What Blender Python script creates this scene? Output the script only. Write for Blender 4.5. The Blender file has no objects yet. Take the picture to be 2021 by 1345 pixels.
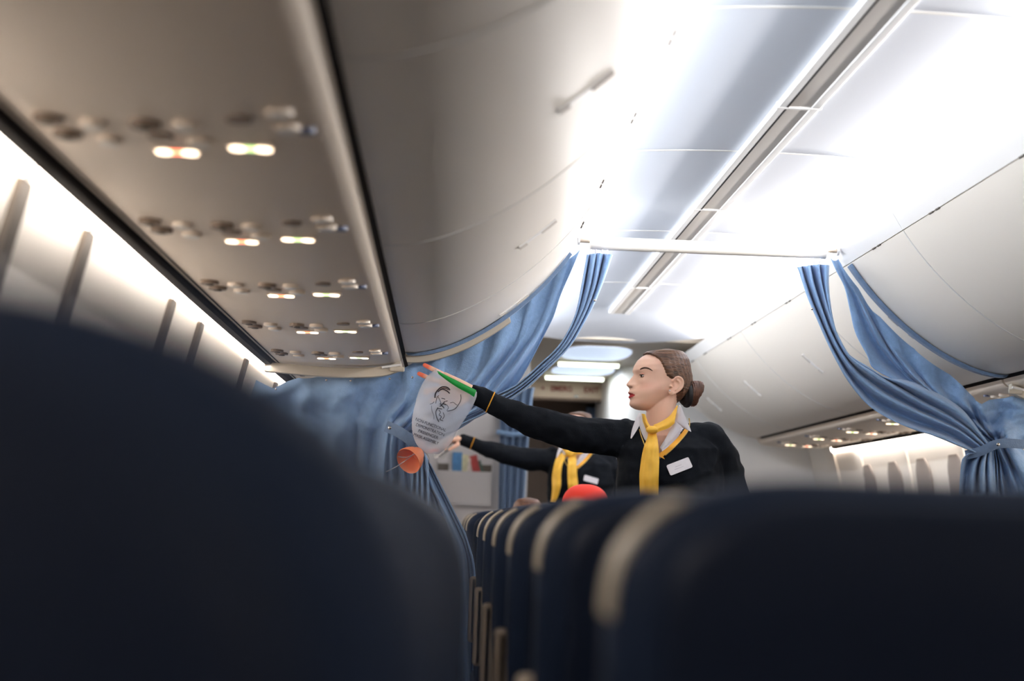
import bpy, bmesh, math, random
import numpy as np
from mathutils import Vector, Matrix, noise
from mathutils.bvhtree import BVHTree
from mathutils.kdtree import KDTree
PI = math.pi
random.seed(4)
SC = bpy.context.scene
COL = SC.collection

# ------------------------------------------------------------------ camera model
W, H, FPX = 2021, 1345, 2807.0
CAM = np.array([-0.99, 0.0, 1.0])
def cam_axes(psi, th, ro):
    F = np.array([math.sin(psi)*math.cos(th), math.cos(psi)*math.cos(th), math.sin(th)])
    R = np.array([math.cos(psi), -math.sin(psi), 0]); U = np.cross(R, F)
    c, s = math.cos(ro), math.sin(ro)
    return c*R+s*U, -s*R+c*U, F
CR, CU, CF = cam_axes(0.04494598, 0.12536415, 0.032)
def at(x, y, Y):
    """world point at depth Y along the sight line measured at photo pixel x, y"""
    d = CF+(x-W/2)/FPX*CR-(y-H/2)/FPX*CU
    return Vector(CAM+d*(Y-CAM[1])/d[1])
def ray(x, y):
    d = CF+(x-W/2)/FPX*CR-(y-H/2)/FPX*CU
    return Vector(d/np.linalg.norm(d))
def proj(P):
    d = np.asarray(P, float)-CAM
    z = d@CF
    return W/2+FPX*(d@CR)/z, H/2-FPX*(d@CU)/z

cam = bpy.data.cameras.new('camera'); co = bpy.data.objects.new('camera', cam); COL.objects.link(co)
m = Matrix(((CR[0], CU[0], -CF[0], CAM[0]), (CR[1], CU[1], -CF[1], CAM[1]), (CR[2], CU[2], -CF[2], CAM[2]), (0, 0, 0, 1)))
co.matrix_world = m
cam.sensor_width = 36; cam.lens = FPX*36/W
cam.clip_start = 0.02
cam.dof.use_dof = True; cam.dof.focus_distance = 5.05; cam.dof.aperture_fstop = 2.1
SC.camera = co
SC.view_settings.view_transform = 'Standard'; SC.view_settings.look = 'None'
SC.view_settings.gamma = 1; SC.view_settings.exposure = 0.0
SC.view_settings.use_curve_mapping = False

# ------------------------------------------------------------------ materials
def lin(c):
    return tuple(((v/255)/12.92 if v/255 <= .04045 else ((v/255+.055)/1.055)**2.4) for v in c)
def mat(name, rgb, rough=.6, metal=0, bump=0, bscale=200, var=0, vscale=8, emit=None, es=0, alpha=1, sheen=0, coat=0, spec=.5, stretch=None, sss=0):
    M = bpy.data.materials.new(name); M.use_nodes = True
    nt = M.node_tree; b = nt.nodes['Principled BSDF']
    c = lin(rgb)
    b.inputs['Base Color'].default_value = (*c, 1)
    b.inputs['Roughness'].default_value = rough; b.inputs['Metallic'].default_value = metal
    b.inputs['Specular IOR Level'].default_value = spec
    b.inputs['Alpha'].default_value = alpha
    b.inputs['Sheen Weight'].default_value = sheen
    b.inputs['Coat Weight'].default_value = coat
    if sss:
        b.inputs['Subsurface Weight'].default_value = sss; b.inputs['Subsurface Radius'].default_value = (.012, .005, .003)
    if emit:
        b.inputs['Emission Color'].default_value = (*lin(emit), 1); b.inputs['Emission Strength'].default_value = es
    tc = nt.nodes.new('ShaderNodeTexCoord'); mp = nt.nodes.new('ShaderNodeMapping')
    nt.links.new(tc.outputs['Object'], mp.inputs['Vector'])
    if stretch:
        mp.inputs['Rotation'].default_value = stretch[0]; mp.inputs['Scale'].default_value = stretch[1]
    if var:
        n = nt.nodes.new('ShaderNodeTexNoise'); n.inputs['Scale'].default_value = vscale; n.inputs['Detail'].default_value = 4
        nt.links.new(mp.outputs[0], n.inputs['Vector'])
        r = nt.nodes.new('ShaderNodeMapRange'); r.inputs['From Min'].default_value = .3; r.inputs['From Max'].default_value = .7
        r.inputs['To Min'].default_value = 1-var; r.inputs['To Max'].default_value = 1+var
        nt.links.new(n.outputs['Fac'], r.inputs['Value'])
        mx = nt.nodes.new('ShaderNodeVectorMath'); mx.operation = 'SCALE'; mx.inputs[0].default_value = c
        nt.links.new(r.outputs[0], mx.inputs['Scale']); nt.links.new(mx.outputs[0], b.inputs['Base Color'])
    if bump:
        n = nt.nodes.new('ShaderNodeTexNoise'); n.inputs['Scale'].default_value = bscale; n.inputs['Detail'].default_value = 3
        nt.links.new(mp.outputs[0], n.inputs['Vector'])
        bp = nt.nodes.new('ShaderNodeBump'); bp.inputs['Strength'].default_value = bump; bp.inputs['Distance'].default_value = .002
        nt.links.new(n.outputs['Fac'], bp.inputs['Height']); nt.links.new(bp.outputs[0], b.inputs['Normal'])
    return M
def woven(name, rgb):
    M = mat(name, rgb, .85, sheen=.3, var=.07, vscale=60)
    nt = M.node_tree; b = nt.nodes['Principled BSDF']
    tc = [n for n in nt.nodes if n.type == 'TEX_COORD'][0]
    v = nt.nodes.new('ShaderNodeTexVoronoi'); v.inputs['Scale'].default_value = 160
    nt.links.new(tc.outputs['Object'], v.inputs['Vector'])
    bp = nt.nodes.new('ShaderNodeBump'); bp.inputs['Strength'].default_value = .45; bp.inputs['Distance'].default_value = .002
    nt.links.new(v.outputs['Distance'], bp.inputs['Height']); nt.links.new(bp.outputs[0], b.inputs['Normal'])
    return M
M_BIN = mat('bin_plastic', (234, 227, 217), .42, bump=.08, bscale=350, spec=.45)
M_TRIM = mat('white_trim', (232, 230, 228), .4)
M_GAP = mat('black_gap', (22, 17, 15), .8, spec=.2)
M_PSU = mat('panel_plastic', (226, 212, 196), .5, bump=.08, bscale=300)
M_CEIL = mat('ceiling_panel', (204, 209, 219), .5)
M_SEAM = mat('seam_strip', (218, 216, 212), .4)
M_RAIL = mat('rail_grey', (206, 200, 193), .45)
M_WALL = mat('sidewall', (226, 220, 212), .5, bump=.05)
M_SHADE = mat('window_shade', (150, 140, 134), .6)
M_RIB = mat('taupe_and_rib_shade', (92, 84, 76), .7)
M_BEAM = mat('header_beam', (190, 180, 164), .5)
M_CURT = woven('curtain_blue', (132, 164, 202))
M_CURTD = woven('curtain_band', (104, 128, 160))
M_HEM = mat('curtain_hem', (52, 74, 110), .85)
M_STEEL = mat('steel', (210, 205, 200), .2, metal=1)
M_CARPET = mat('carpet', (98, 98, 106), .95, var=.2, vscale=60)
M_NAVY = mat('seat_leather', (14, 25, 44), .55, bump=.15, bscale=250, spec=.22)
M_SEAT2 = mat('seat_edge_leather', (25, 38, 60), .55, bump=.1, bscale=250, spec=.22)
M_HIGHLIGHT = mat('shoulder_highlight_taupe', (160, 150, 134), .5)  # light on the seat shoulders, put into a colour
M_BEIGE = mat('armrest_beige', (176, 160, 142), .5)
M_SWEAT = mat('navy_knit', (4, 11, 21), .85, bump=.5, bscale=420, spec=.25)
M_SHIRT = mat('white_cotton', (235, 232, 238), .8, bump=.1)
M_YEL = mat('yellow_satin', (246, 192, 62), .55, bump=.15, bscale=120, sheen=.2, var=.05, vscale=30)
M_GOLD = mat('yellow_stripe', (240, 170, 50), .7)
M_PALEY = mat('pale_yellow_stripe', (214, 176, 96), .7)
M_WHITE = mat('white_enamel', (238, 234, 238), .3)
M_GREY = mat('pale_grey_print', (196, 190, 200), .4)
M_RED = mat('red_wool', (226, 52, 34), .8, bump=.3, bscale=150)
M_DARKH = mat('dark_hair', (24, 20, 22), .5)
M_BLACKP = mat('black_ink', (34, 34, 46), .6)
M_LACE = mat('black_band', (14, 14, 18), .6)
M_GALLEY = mat('galley_brown', (120, 100, 86), .6, var=.12, vscale=3)
M_WOOD = mat('galley_tan', (176, 146, 122), .6)
M_METAL = mat('galley_metal', (120, 122, 120), .35, metal=.8)
M_BLUEW = mat('closet_white', (228, 228, 228), .45)
M_BULK = mat('bulkhead', (206, 203, 204), .6)
M_REDP = mat('red_print', (140, 40, 34), .6)
M_SIGN = mat('sign_cream', (214, 194, 170), .5)
M_FLUO = mat('tube_light', (250, 255, 240), .4, emit=(244, 255, 232), es=2.2)
M_OVAL = mat('oval_diffuser', (190, 205, 225), .4, emit=(196, 212, 236), es=.45)
M_WASH = mat('wash_lamp', (255, 250, 245), .4, emit=(255, 240, 226), es=6)
M_LAMP = mat('lamp_warm', (255, 240, 220), .4, emit=(255, 228, 196), es=2.2)
M_LRED = mat('lamp_red', (250, 150, 110), .4, emit=(250, 120, 84), es=2.2)
M_LGRN = mat('lamp_green', (190, 220, 160), .4, emit=(180, 214, 140), es=1.6)
M_NOZ = mat('nozzle_dark', (132, 114, 98), .5)
M_LENS = mat('lens_pale', (226, 222, 214), .3)
M_BLUEB = mat('button_blue', (92, 100, 128), .4)
M_BAG = mat('milky_plastic', (226, 230, 240), .25, alpha=.37, spec=.6)
M_ORANGE = mat('orange_silicone', (250, 140, 84), .4, alpha=.93, sss=0)
M_STRAP = mat('clear_strap', (214, 214, 214), .4, alpha=.55)
M_GREEN = mat('green_tape', (10, 150, 60), .35)
M_HAIR = mat('brown_hair', (98, 68, 48), .38, bump=1, bscale=260, var=.62, vscale=130, spec=.5, stretch=((0, math.radians(38), 0), (.07, 1, 1)))
M_BUN = mat('bun_hair', (96, 60, 42), .42, bump=.8, bscale=200, var=.4, vscale=120, stretch=((0, math.radians(80), 0), (.15, 1, 1)))
M_EYE = mat('eye_white', (226, 220, 216), .15); M_IRIS = mat('iris', (62, 50, 42), .15)
M_BROW = mat('brow', (84, 58, 44), .8); M_LASH = mat('lash', (30, 20, 18), .7)
M_TIGHT = mat('dark_tights', (22, 20, 24), .7); M_SHOE = mat('black_shoe', (10, 10, 10), .25)
def skin_mat():
    M = mat('skin', (226, 176, 150), .48, bump=.05, bscale=500, sss=.08)
    nt = M.node_tree; b = nt.nodes['Principled BSDF']
    a = nt.nodes.new('ShaderNodeVertexColor'); a.layer_name = 'Col'
    nt.links.new(a.outputs['Color'], b.inputs['Base Color'])
    return M
M_SKIN = skin_mat()

# ------------------------------------------------------------------ mesh helpers
def link(o, parent=None):
    COL.objects.link(o)
    if parent is not None: o.parent = parent
    return o
def raw(name, vs, fs, mt, parent=None, smooth=True):
    me = bpy.data.meshes.new(name)
    me.from_pydata([tuple(v) for v in vs], [], fs)
    me.validate(); me.update()
    bm = bmesh.new(); bm.from_mesh(me); bmesh.ops.recalc_face_normals(bm, faces=bm.faces); bm.to_mesh(me); bm.free()
    if smooth:
        me.polygons.foreach_set('use_smooth', [True]*len(me.polygons)); me.set_sharp_from_angle(angle=math.radians(48))
    if mt: me.materials.append(mt)
    return link(bpy.data.objects.new(name, me), parent)
def tag(o, label=None, cat=None, group=None, kind=None):
    if label: o['label'] = label
    if cat: o['category'] = cat
    if group: o['group'] = group
    if kind: o['kind'] = kind
    return o
def empty(name, loc, label, cat, group=None):
    e = bpy.data.objects.new(name, None); COL.objects.link(e); e.location = loc; e.empty_display_size = .1
    return tag(e, label, cat, group)
def struct(o): o['kind'] = 'structure'; return o
class MB:
    def __init__(s): s.v = []; s.f = []
    def add(s, vs, fs):
        n = len(s.v); s.v += [tuple(v) for v in vs]; s.f += [tuple(i+n for i in f) for f in fs]; return s
    def box(s, x0, x1, y0, y1, z0, z1):
        return s.add([(x0,y0,z0),(x1,y0,z0),(x1,y1,z0),(x0,y1,z0),(x0,y0,z1),(x1,y0,z1),(x1,y1,z1),(x0,y1,z1)],
                     [(0,3,2,1),(4,5,6,7),(0,1,5,4),(1,2,6,5),(2,3,7,6),(3,0,4,7)])
    def prism(s, prof, y0, y1):          # closed outline in x,z pushed along y
        n = len(prof); vs = [(x,y0,z) for x,z in prof]+[(x,y1,z) for x,z in prof]
        fs = [tuple(range(n)), tuple(range(2*n-1, n-1, -1))]+[(i,(i+1)%n,n+(i+1)%n,n+i) for i in range(n)]
        return s.add(vs, fs)
    def tube(s, pts, rad, seg=12, closed=False, flat=1, updir=None):
        pts = [Vector(p) for p in pts]; n = len(pts)
        if not hasattr(rad, '__len__'): rad = [rad]*n
        rings = []; up = Vector(updir) if updir else Vector((.13, .21, .97))
        for i, p in enumerate(pts):
            a = pts[(i-1) % n] if (closed or i > 0) else p; b = pts[(i+1) % n] if (closed or i < n-1) else p
            t = (b-a).normalized()
            if abs(t.dot(up)) > .97 and not updir: up = Vector((1, 0, 0))
            u = (up-t*up.dot(t)).normalized(); w = t.cross(u)
            if not updir: up = u
            rings.append([p+(u*math.cos(k*2*PI/seg)+w*math.sin(k*2*PI/seg)*flat)*rad[i] for k in range(seg)])
        vs = [v for r in rings for v in r]; fs = []
        for i in range(n if closed else n-1):
            j = (i+1) % n
            for k in range(seg): fs.append((i*seg+k, i*seg+(k+1)%seg, j*seg+(k+1)%seg, j*seg+k))
        if not closed: fs += [tuple(range(seg-1, -1, -1)), tuple(range((n-1)*seg, n*seg))]
        return s.add(vs, fs)
    def ball(s, c, r, seg=20, rings=12):
        r = r if hasattr(r, '__len__') else (r, r, r)
        vs = []; fs = []
        for i in range(1, rings):
            th = PI*i/rings
            for k in range(seg):
                ph = 2*PI*k/seg; vs.append((c[0]+r[0]*math.sin(th)*math.cos(ph), c[1]+r[1]*math.sin(th)*math.sin(ph), c[2]+r[2]*math.cos(th)))
        vs += [(c[0], c[1], c[2]+r[2]), (c[0], c[1], c[2]-r[2])]; t = len(vs)-2
        for i in range(rings-2):
            for k in range(seg): fs.append((i*seg+k, (i+1)*seg+k, (i+1)*seg+(k+1)%seg, i*seg+(k+1)%seg))
        for k in range(seg):
            fs.append((t, k, (k+1)%seg)); fs.append((t+1, (rings-2)*seg+(k+1)%seg, (rings-2)*seg+k))
        return s.add(vs, fs)
    def capsule(s, pts, rad, seg=20):    # rounded, tapered limb
        pts = [Vector(p) for p in pts]
        out = []; rr = []
        for i in range(len(pts)-1):
            for k in range(6):
                t = k/6; out.append(pts[i].lerp(pts[i+1], t)); rr.append(rad[i]*(1-t)+rad[i+1]*t)
        out.append(pts[-1]); rr.append(rad[-1])
        s.tube(out, rr, seg)
        for p, r in ((pts[0], rad[0]), (pts[-1], rad[-1])): s.ball(p, r*.999, seg, 12)
        for p, r in zip(pts[1:-1], rad[1:-1]): s.ball(p, r*.999, seg, 12)
        return s
    def sheet(s, P, t):                  # P[i][j] grid of points -> sheet of thickness t
        n, k = len(P), len(P[0]); N = []
        for i in range(n):
            for j in range(k):
                a = P[min(i+1, n-1)][j]-P[max(i-1, 0)][j]; b = P[i][min(j+1, k-1)]-P[i][max(j-1, 0)]
                c = a.cross(b); N.append(c.normalized() if c.length > 1e-12 else Vector((0, -1, 0)))
        fl = [p for r in P for p in r]
        vs = [p+m_*t/2 for p, m_ in zip(fl, N)]+[p-m_*t/2 for p, m_ in zip(fl, N)]; q = n*k; fs = []
        for i in range(n-1):
            for j in range(k-1):
                a, b, c, d = i*k+j, i*k+j+1, (i+1)*k+j+1, (i+1)*k+j
                fs.append((a, b, c, d)); fs.append((q+d, q+c, q+b, q+a))
        bd = [i*k for i in range(n)]+[(n-1)*k+j for j in range(1, k)]+[i*k+k-1 for i in range(n-2, -1, -1)]+[j for j in range(k-2, 0, -1)]
        for i in range(len(bd)):
            a, b = bd[i], bd[(i+1) % len(bd)]; fs.append((a, b, q+b, q+a))
        return s.add(vs, fs)
    def build(s, name, mt, parent=None, smooth=True, bevel=0):
        o = raw(name, s.v, s.f, mt, parent, smooth)
        if bevel:
            b = o.modifiers.new('b', 'BEVEL'); b.width = bevel; b.segments = 3; b.limit_method = 'ANGLE'; b.angle_limit = .6
            o.data.polygons.foreach_set('use_smooth', [True]*len(o.data.polygons))
            w = o.modifiers.new('w', 'WEIGHTED_NORMAL')
        return o
def disc(c, r, h, seg=24):               # short drum with vertical axis
    return MB().tube([(c[0], c[1], c[2]-h/2), (c[0], c[1], c[2]+h/2)], r, seg)
def resample(pts, n):
    pts = [np.array(p, float) for p in pts]
    d = [0.0]
    for a, b in zip(pts, pts[1:]): d.append(d[-1]+np.linalg.norm(b-a))
    d = np.array(d); t = np.linspace(0, d[-1], n); A = np.array(pts)
    return np.stack([np.interp(t, d, A[:, i]) for i in range(A.shape[1])], 1)
def smooth_poly(pts, n):                 # Catmull-Rom through the points
    P = [np.array(p, float) for p in pts]; P = [2*P[0]-P[1]]+P+[2*P[-1]-P[-2]]; out = []
    for i in range(1, len(P)-2):
        for k in range(8):
            t = k/8
            out.append(.5*((2*P[i])+(-P[i-1]+P[i+1])*t+(2*P[i-1]-5*P[i]+4*P[i+1]-P[i+2])*t*t+(-P[i-1]+3*P[i]-3*P[i+1]+P[i+2])*t**3))
    out.append(P[-2]); return resample(out, n)
def remesh(mb, voxel, its=4):            # one continuous skin from overlapping limbs
    o = raw('tmp', mb.v, mb.f, None, None)
    r = o.modifiers.new('r', 'REMESH'); r.mode = 'VOXEL'; r.voxel_size = voxel; r.use_smooth_shade = True
    s_ = o.modifiers.new('s', 'SMOOTH'); s_.factor = .5; s_.iterations = its
    dg = bpy.context.evaluated_depsgraph_get(); dg.update()
    me = bpy.data.meshes.new_from_object(o.evaluated_get(dg))
    old = o.data; bpy.data.objects.remove(o); bpy.data.meshes.remove(old)
    return me
def text_mesh(name, s, size, mt, mw, parent, depth=.0006, align='CENTER', sx=1, bold=False):
    cu = bpy.data.curves.new(name, 'FONT'); cu.body = s; cu.size = size; cu.extrude = depth; cu.offset = size*.022 if bold else 0; cu.align_x = align; cu.align_y = 'CENTER'
    o = bpy.data.objects.new('t', cu); COL.objects.link(o)
    dg = bpy.context.evaluated_depsgraph_get(); dg.update()
    me = bpy.data.meshes.new_from_object(o.evaluated_get(dg)); bpy.data.objects.remove(o); bpy.data.curves.remove(cu)
    me.transform(mw @ Matrix.Diagonal((sx, 1, 1, 1))); me.materials.clear(); me.materials.append(mt)
    return link(bpy.data.objects.new(name, me), parent)
def localise(root):                      # children were made in world coordinates
    for c in root.children: c.matrix_parent_inverse = root.matrix_world.inverted() if False else Matrix.Translation(-Vector(root.location))
def copy_tree(o, loc, label=None, group=None):
    r = o.copy(); COL.objects.link(r); r.location = loc
    if label: r['label'] = label
    if group: r['group'] = group
    for ch in list(o.children):
        c = ch.copy(); COL.objects.link(c); c.parent = r; c.matrix_parent_inverse = ch.matrix_parent_inverse.copy()
        for g in list(ch.children):
            d = g.copy(); COL.objects.link(d); d.parent = c; d.matrix_parent_inverse = g.matrix_parent_inverse.copy()
    return r

# ------------------------------------------------------------------ cabin shell
YB, YF = -2.6, 13.4          # rear and front of what is built
PROF = [(1.15, 1.612), (1.05, 1.622), (.93, 1.660), (.80, 1.735), (.69, 1.830), (.60, 1.940), (.545, 2.020)]
BZ = [(1.152, 1.612), (1.00, 1.600), (.72, 1.76), (.545, 2.020)]
PROFS = [tuple(sum(np.array(p)*w for p, w in zip(BZ, ((1-t)**3, 3*t*(1-t)**2, 3*t*t*(1-t), t**3)))) for t in np.linspace(0, 1, 34)]
struct(MB().box(-1.9, 1.9, YB, YF, -.05, 0).build('floor', M_CARPET, smooth=False))
wp = smooth_poly([(1.60, 0), (1.70, .2), (1.77, .6), (1.775, 1.0), (1.75, 1.3), (1.708, 1.5), (1.685, 1.60)], 50)
up = smooth_poly([(1.685, 1.60), (1.66, 1.64), (1.60, 1.80), (1.40, 2.06), (1.1, 2.2), (.76, 2.28)], 20)
for s_, nm in ((-1, 'trim_95'), (1, 'trim_96')):  # trim_95, trim_96: added unseen upper wall shell, left and right
    out = [(s_*x, z) for x, z in up]+[(s_*(x+.05), z+.03) for x, z in up[::-1]]
    struct(MB().prism(out, YB, YF).build(nm, M_WALL))  # unseen upper wall shell added behind the bins to keep the cabin light-tight
for s_, nm in ((-1, 'wall_left'), (1, 'wall_right')):
    out = [(s_*x, z) for x, z in wp]+[(s_*(x+.05), z+.03) for x, z in wp[::-1]]
    struct(MB().prism(out, YB, YF).build(nm, M_WALL))
struct(MB().box(-1.85, 1.85, YB-.05, YB, 0, 2.4).build('wall_back', M_WALL, smooth=False))
# arched ceiling panels, one mesh, with thin raised joints
cp = smooth_poly([(-.80, 2.125), (-.68, 2.15), (-.56, 2.185), (-.44, 2.208), (-.25, 2.222), (0, 2.227), (.25, 2.222), (.44, 2.208), (.56, 2.185), (.68, 2.15), (.80, 2.125)], 60)
cm = MB()
out = [(x, z) for x, z in cp]+[(x, z+.02) for x, z in cp[::-1]]
cm.prism(out, YB, 8.05)
# forward lip of the ceiling, curving down in an arc
P = []
for i in range(9):
    t = i/8; row = []
    for x, z in cp:
        yl = 8.05+(.95-1.3*x*x)*t
        row.append(Vector((x, yl, z+.01-(.085*t**2.2)*max(0, 1-(abs(x)/.68)**4))))
    P.append(row)
cm.sheet(P, .012)
struct(cm.build('ceiling', M_CEIL))
for i, y in enumerate([.55, 1.87, 3.2, 4.52, 5.84, 7.16]):
    q = [(x, z-.0025) for x, z in cp if abs(x) < .62]
    struct(MB().prism(q+[(x, z+.004) for x, z in q[::-1]], y-.005, y+.005).build('trim_%d' % (i+1), M_SEAM))
# centre rail with its channel
tr = MB()
for a, b in ((-.066, -.040), (.030, .058)): tr.box(a, b, YB, 8.15, 2.205, 2.226)
struct(tr.build('trim_7', M_TRIM, bevel=.004))
struct(MB().box(-.040, .030, YB, 8.15, 2.2085, 2.2255).build('trim_8', M_RAIL, smooth=False))
struct(MB().box(-.0405, -.037, YB, 7.2, 2.2045, 2.2185).build('trim_9', M_GAP, smooth=False))
ys = [-1.4, .0, 1.3, 2.62, 3.95, 5.32, 7.2]
for k, y in enumerate(ys):
    struct(MB().box(-.070, .062, y-.007, y+.007, 2.203, 2.223).build('trim_%d' % (10+k), M_TRIM, bevel=.002))
# entry area past the ceiling lip
struct(MB().box(-1.85, 1.85, 8.9, YF, 2.152, 2.20).build('ceiling_entry', M_BEAM, smooth=False))

# overhead bins
def bin_unit(side, y0, y1, label, latch=True):
    e = empty('overhead_bin', (side*.9, (y0+y1)/2, 1.6), label, 'overhead bin', 'overhead bins along the %s side' % ('left' if side < 0 else 'right'))
    pr = [(side*x, z) for x, z in PROFS]
    inner = [(side*(x+.018), z+.02) for x, z in PROFS[::-1]]
    MB().prism(pr+inner, y0+.001, y1-.008).build('door', M_BIN, e)
    body = [(1.155, 1.625), (1.08, 1.645), (.96, 1.69), (.84, 1.76), (.73, 1.86), (.62, 1.99), (.58, 2.03), (1.35, 2.05), (1.50, 1.80), (1.30, 1.66)]
    MB().prism([(side*x, z) for x, z in body], y0+.001, y1-.001).build('bin_body', M_TRIM, e)
    band = [(.543, 2.024), (.508, 2.083), (.52, 2.094), (.60, 2.098), (.60, 2.05)]
    MB().prism([(side*x, z) for x, z in band], y0+.001, y1-.001).build('trim_band', M_TRIM, e)
    # pale joint at the end of the door
    j = [(side*(x-.0012), z-.0016) for x, z in PROFS]
    MB().prism(j+[(side*(x+.006), z+.006) for x, z in PROFS[::-1]], y1-.0075, y1-.0005).build('end_joint', M_SEAM, e)
    yc = (y0+y1)/2
    for k in (-.42, -.36, .30, .36):
        MB().box(*sorted((side*.5445, side*.540)), yc+k, yc+k+.035, 2.019, 2.0235).build('hinge_mark', M_RIB, e)
    if latch:
        l = MB(); q = [p for p in PROFS if .70 < p[0] < .82]
        qq = [(side*(x-.0025), z-.003) for x, z in q]+[(side*(x+.003), z+.003) for x, z in q[::-1]]
        la = MB().prism(qq, yc-.012, yc+.012).build('latch', M_TRIM, e)
        for (a, b) in ((0, 2), (-3, -1)):
            g = q[a:b] if b != -1 else q[-3:]
            g = [(side*(x-.004), z-.005) for x, z in g]
            MB().tube([(x, yc, z) for x, z in g], .004, 8).build('latch_end', M_RAIL, la)
    localise(e)
    return e
lb = [1.87+1.33*k for k in range(-3, 7)]
names_l = ['behind the camera row', 'beside the nearest seats', 'nearest one in view', 'between the first two joints in view', 'between the second joint and the curtain',
           'where the curtain rail crosses it', 'just past the left curtain', 'second past the left curtain', 'last before the bulkhead']
for k in range(len(lb)-1):
    bin_unit(-1, lb[k], lb[k+1], 'warm white curved left overhead bin, '+names_l[k])
rb = [4.70+1.33*k for k in range(-5, 4)]+[9.66]
names_r = ['far behind the curtain rod towards the rear', 'rearmost but one on its side', 'above the aisle at the picture edge', 'at the right edge, its latch cut by the frame', 'crossed by the right curtain',
           'just past the right curtain', 'with slanted latch above the bare ceiling joint', 'with latch right of the bun of hair', 'forward last one with a rounded end']
for k in range(len(rb)-1):
    bin_unit(1, rb[k], rb[k+1], 'warm white curved right overhead bin, '+names_r[k])
# dark groove under the bin doors and at the wall side of the service panels
gi = 17
for s_ in (-1, 1):
    y1 = 9.6 if s_ > 0 else 10.2
    struct(MB().prism([(s_*x, z) for x, z in ((1.149, 1.6135), (1.164, 1.6005), (1.19, 1.61), (1.165, 1.635))], YB, y1).build('trim_%d' % gi, M_GAP, smooth=False)); gi += 1
    struct(MB().prism([(s_*x, z) for x, z in ((1.642, 1.556), (1.648, 1.547), (1.670, 1.545), (1.672, 1.58), (1.642, 1.58))], YB, y1).build('trim_%d' % gi, M_GAP, smooth=False)); gi += 1

# passenger service panels
def psu(side, Y, label):
    e = empty('service_panel', (side*1.4, Y, 1.55), label, 'service panel', 'service panels under the %s bins' % ('left' if side < 0 else 'right'))
    top = smooth_poly([(1.640, 1.563), (1.60, 1.558), (1.5, 1.5535), (1.4, 1.552), (1.3, 1.555), (1.22, 1.564), (1.185, 1.573), (1.166, 1.590), (1.163, 1.602)], 30)
    pr = [(side*x, z) for x, z in top]+[(side*1.19, 1.63), (side*1.60, 1.62)]
    MB().prism(pr, Y-.3595, Y+.3595).build('panel', M_PSU, e)
    zf = lambda X: float(np.interp(X, top[::-1, 0], top[::-1, 1]))
    def d(nm, X, dy, r, mt, h=.01):
        return disc((side*X, Y+dy, zf(X)-h/2+.002), r, h).build(nm, mt, e)
    MB().box(*sorted((side*1.627, side*1.624)), Y-.3595, Y+.3595, 1.558, 1.5635).build('groove', M_GAP, e, False)
    for X, dy in ((1.579, -.12), (1.572, -.04), (1.438, -.13)):
        n = d('air_nozzle', X, dy, .022, M_NOZ)
        disc((side*X, Y+dy, zf(X)-.008), .010, .006).build('nozzle_cap', M_RIB, n)
    for X, dy in ((1.517, -.11), (1.515, -.02), (1.381, -.13), (1.374, -.04), (1.24, -.19), (1.238, -.11)):
        n = d('reading_light', X, dy, .020, M_PSU, .010)
        disc((side*X, Y+dy, zf(X)-.0075), .015, .004).build('lens', M_LENS, n)
    for X, dy in ((1.43, -.06), (1.30, -.16)): d('speaker_grille', X, dy, .019, M_NOZ, .006)
    d('call_button', 1.212, -.08, .013, M_BLUEB, .008)
    for X, dy, mc, nm in ((1.42, .02, M_LRED, 'no_smoking_sign'), (1.303, -.01, M_LGRN, 'seat_belt_sign')):
        z = zf(X)
        f = MB().box(side*X-.038, side*X+.038, Y+dy-.020, Y+dy+.020, z-.004, z+.003).build(nm, M_PSU, e, bevel=.002)
        for q in (-.020, .020): disc((side*X+q, Y+dy, z-.0052), .0125, .003).build('lamp', M_LAMP, f)
        MB().box(side*X-.009, side*X+.009, Y+dy-.011, Y+dy+.011, z-.0058, z-.0035).build('symbol', mc, f, False)
    localise(e); return e
pl = ['second row behind the camera', 'row beside the camera', 'nearest row of lights in view', 'second row of lights from the camera', 'third row of lights from the camera', 'fourth row of lights from the camera', 'row of lights right before the curtain header']
for k in range(-2, 5):
    psu(-1, 2.15+.72*k, 'taupe service panel under the left bins, '+pl[k+2])
for k in range(6):
    psu(-1, 5.77+.72*k, 'taupe service panel past the left curtain, number %s towards the bulkhead' % ['one', 'two', 'three', 'four', 'five', 'six'][k])
for k in range(-2, 5):
    psu(1, 2.15+.72*k, 'taupe right-side service panel before the curtain, %s' % ['rearmost', 'beside the camera', 'outside the frame', 'third towards the curtain', 'fourth towards the curtain', 'fifth towards the curtain', 'just before the curtain'][k+2])
for k in range(6):
    psu(1, 5.77+.72*k, 'beige service panel past the right curtain, %s' % ['nearest to the curtain', 'second from the curtain', 'in the middle', 'left of the blue bundle', 'last but one towards the front', 'forward last one near the rounded bin end'][k])
# rounded forward end of the right bins
P = []
ring = [(1.64, 1.60), (1.50, 1.575), (1.3, 1.572), (1.18, 1.60), (1.05, 1.64), (.93, 1.68), (.80, 1.755), (.69, 1.85), (.61, 1.95), (.56, 2.03), (.60, 2.09)]
rs = smooth_poly(ring, 40)
for i in range(10):
    t = i/9; row = []
    for x, z in rs:
        cx, cz = 1.35, 1.95; sc = math.sqrt(max(0, 1-(t*.97)**2))
        row.append(Vector((cx+(x-cx)*(.35+.65*sc), 9.655+.5*t, cz+(z-cz)*(.25+.75*sc))))
    P.append(row)
struct(MB().sheet(P, .01).build('trim_40', M_BIN))
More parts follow.
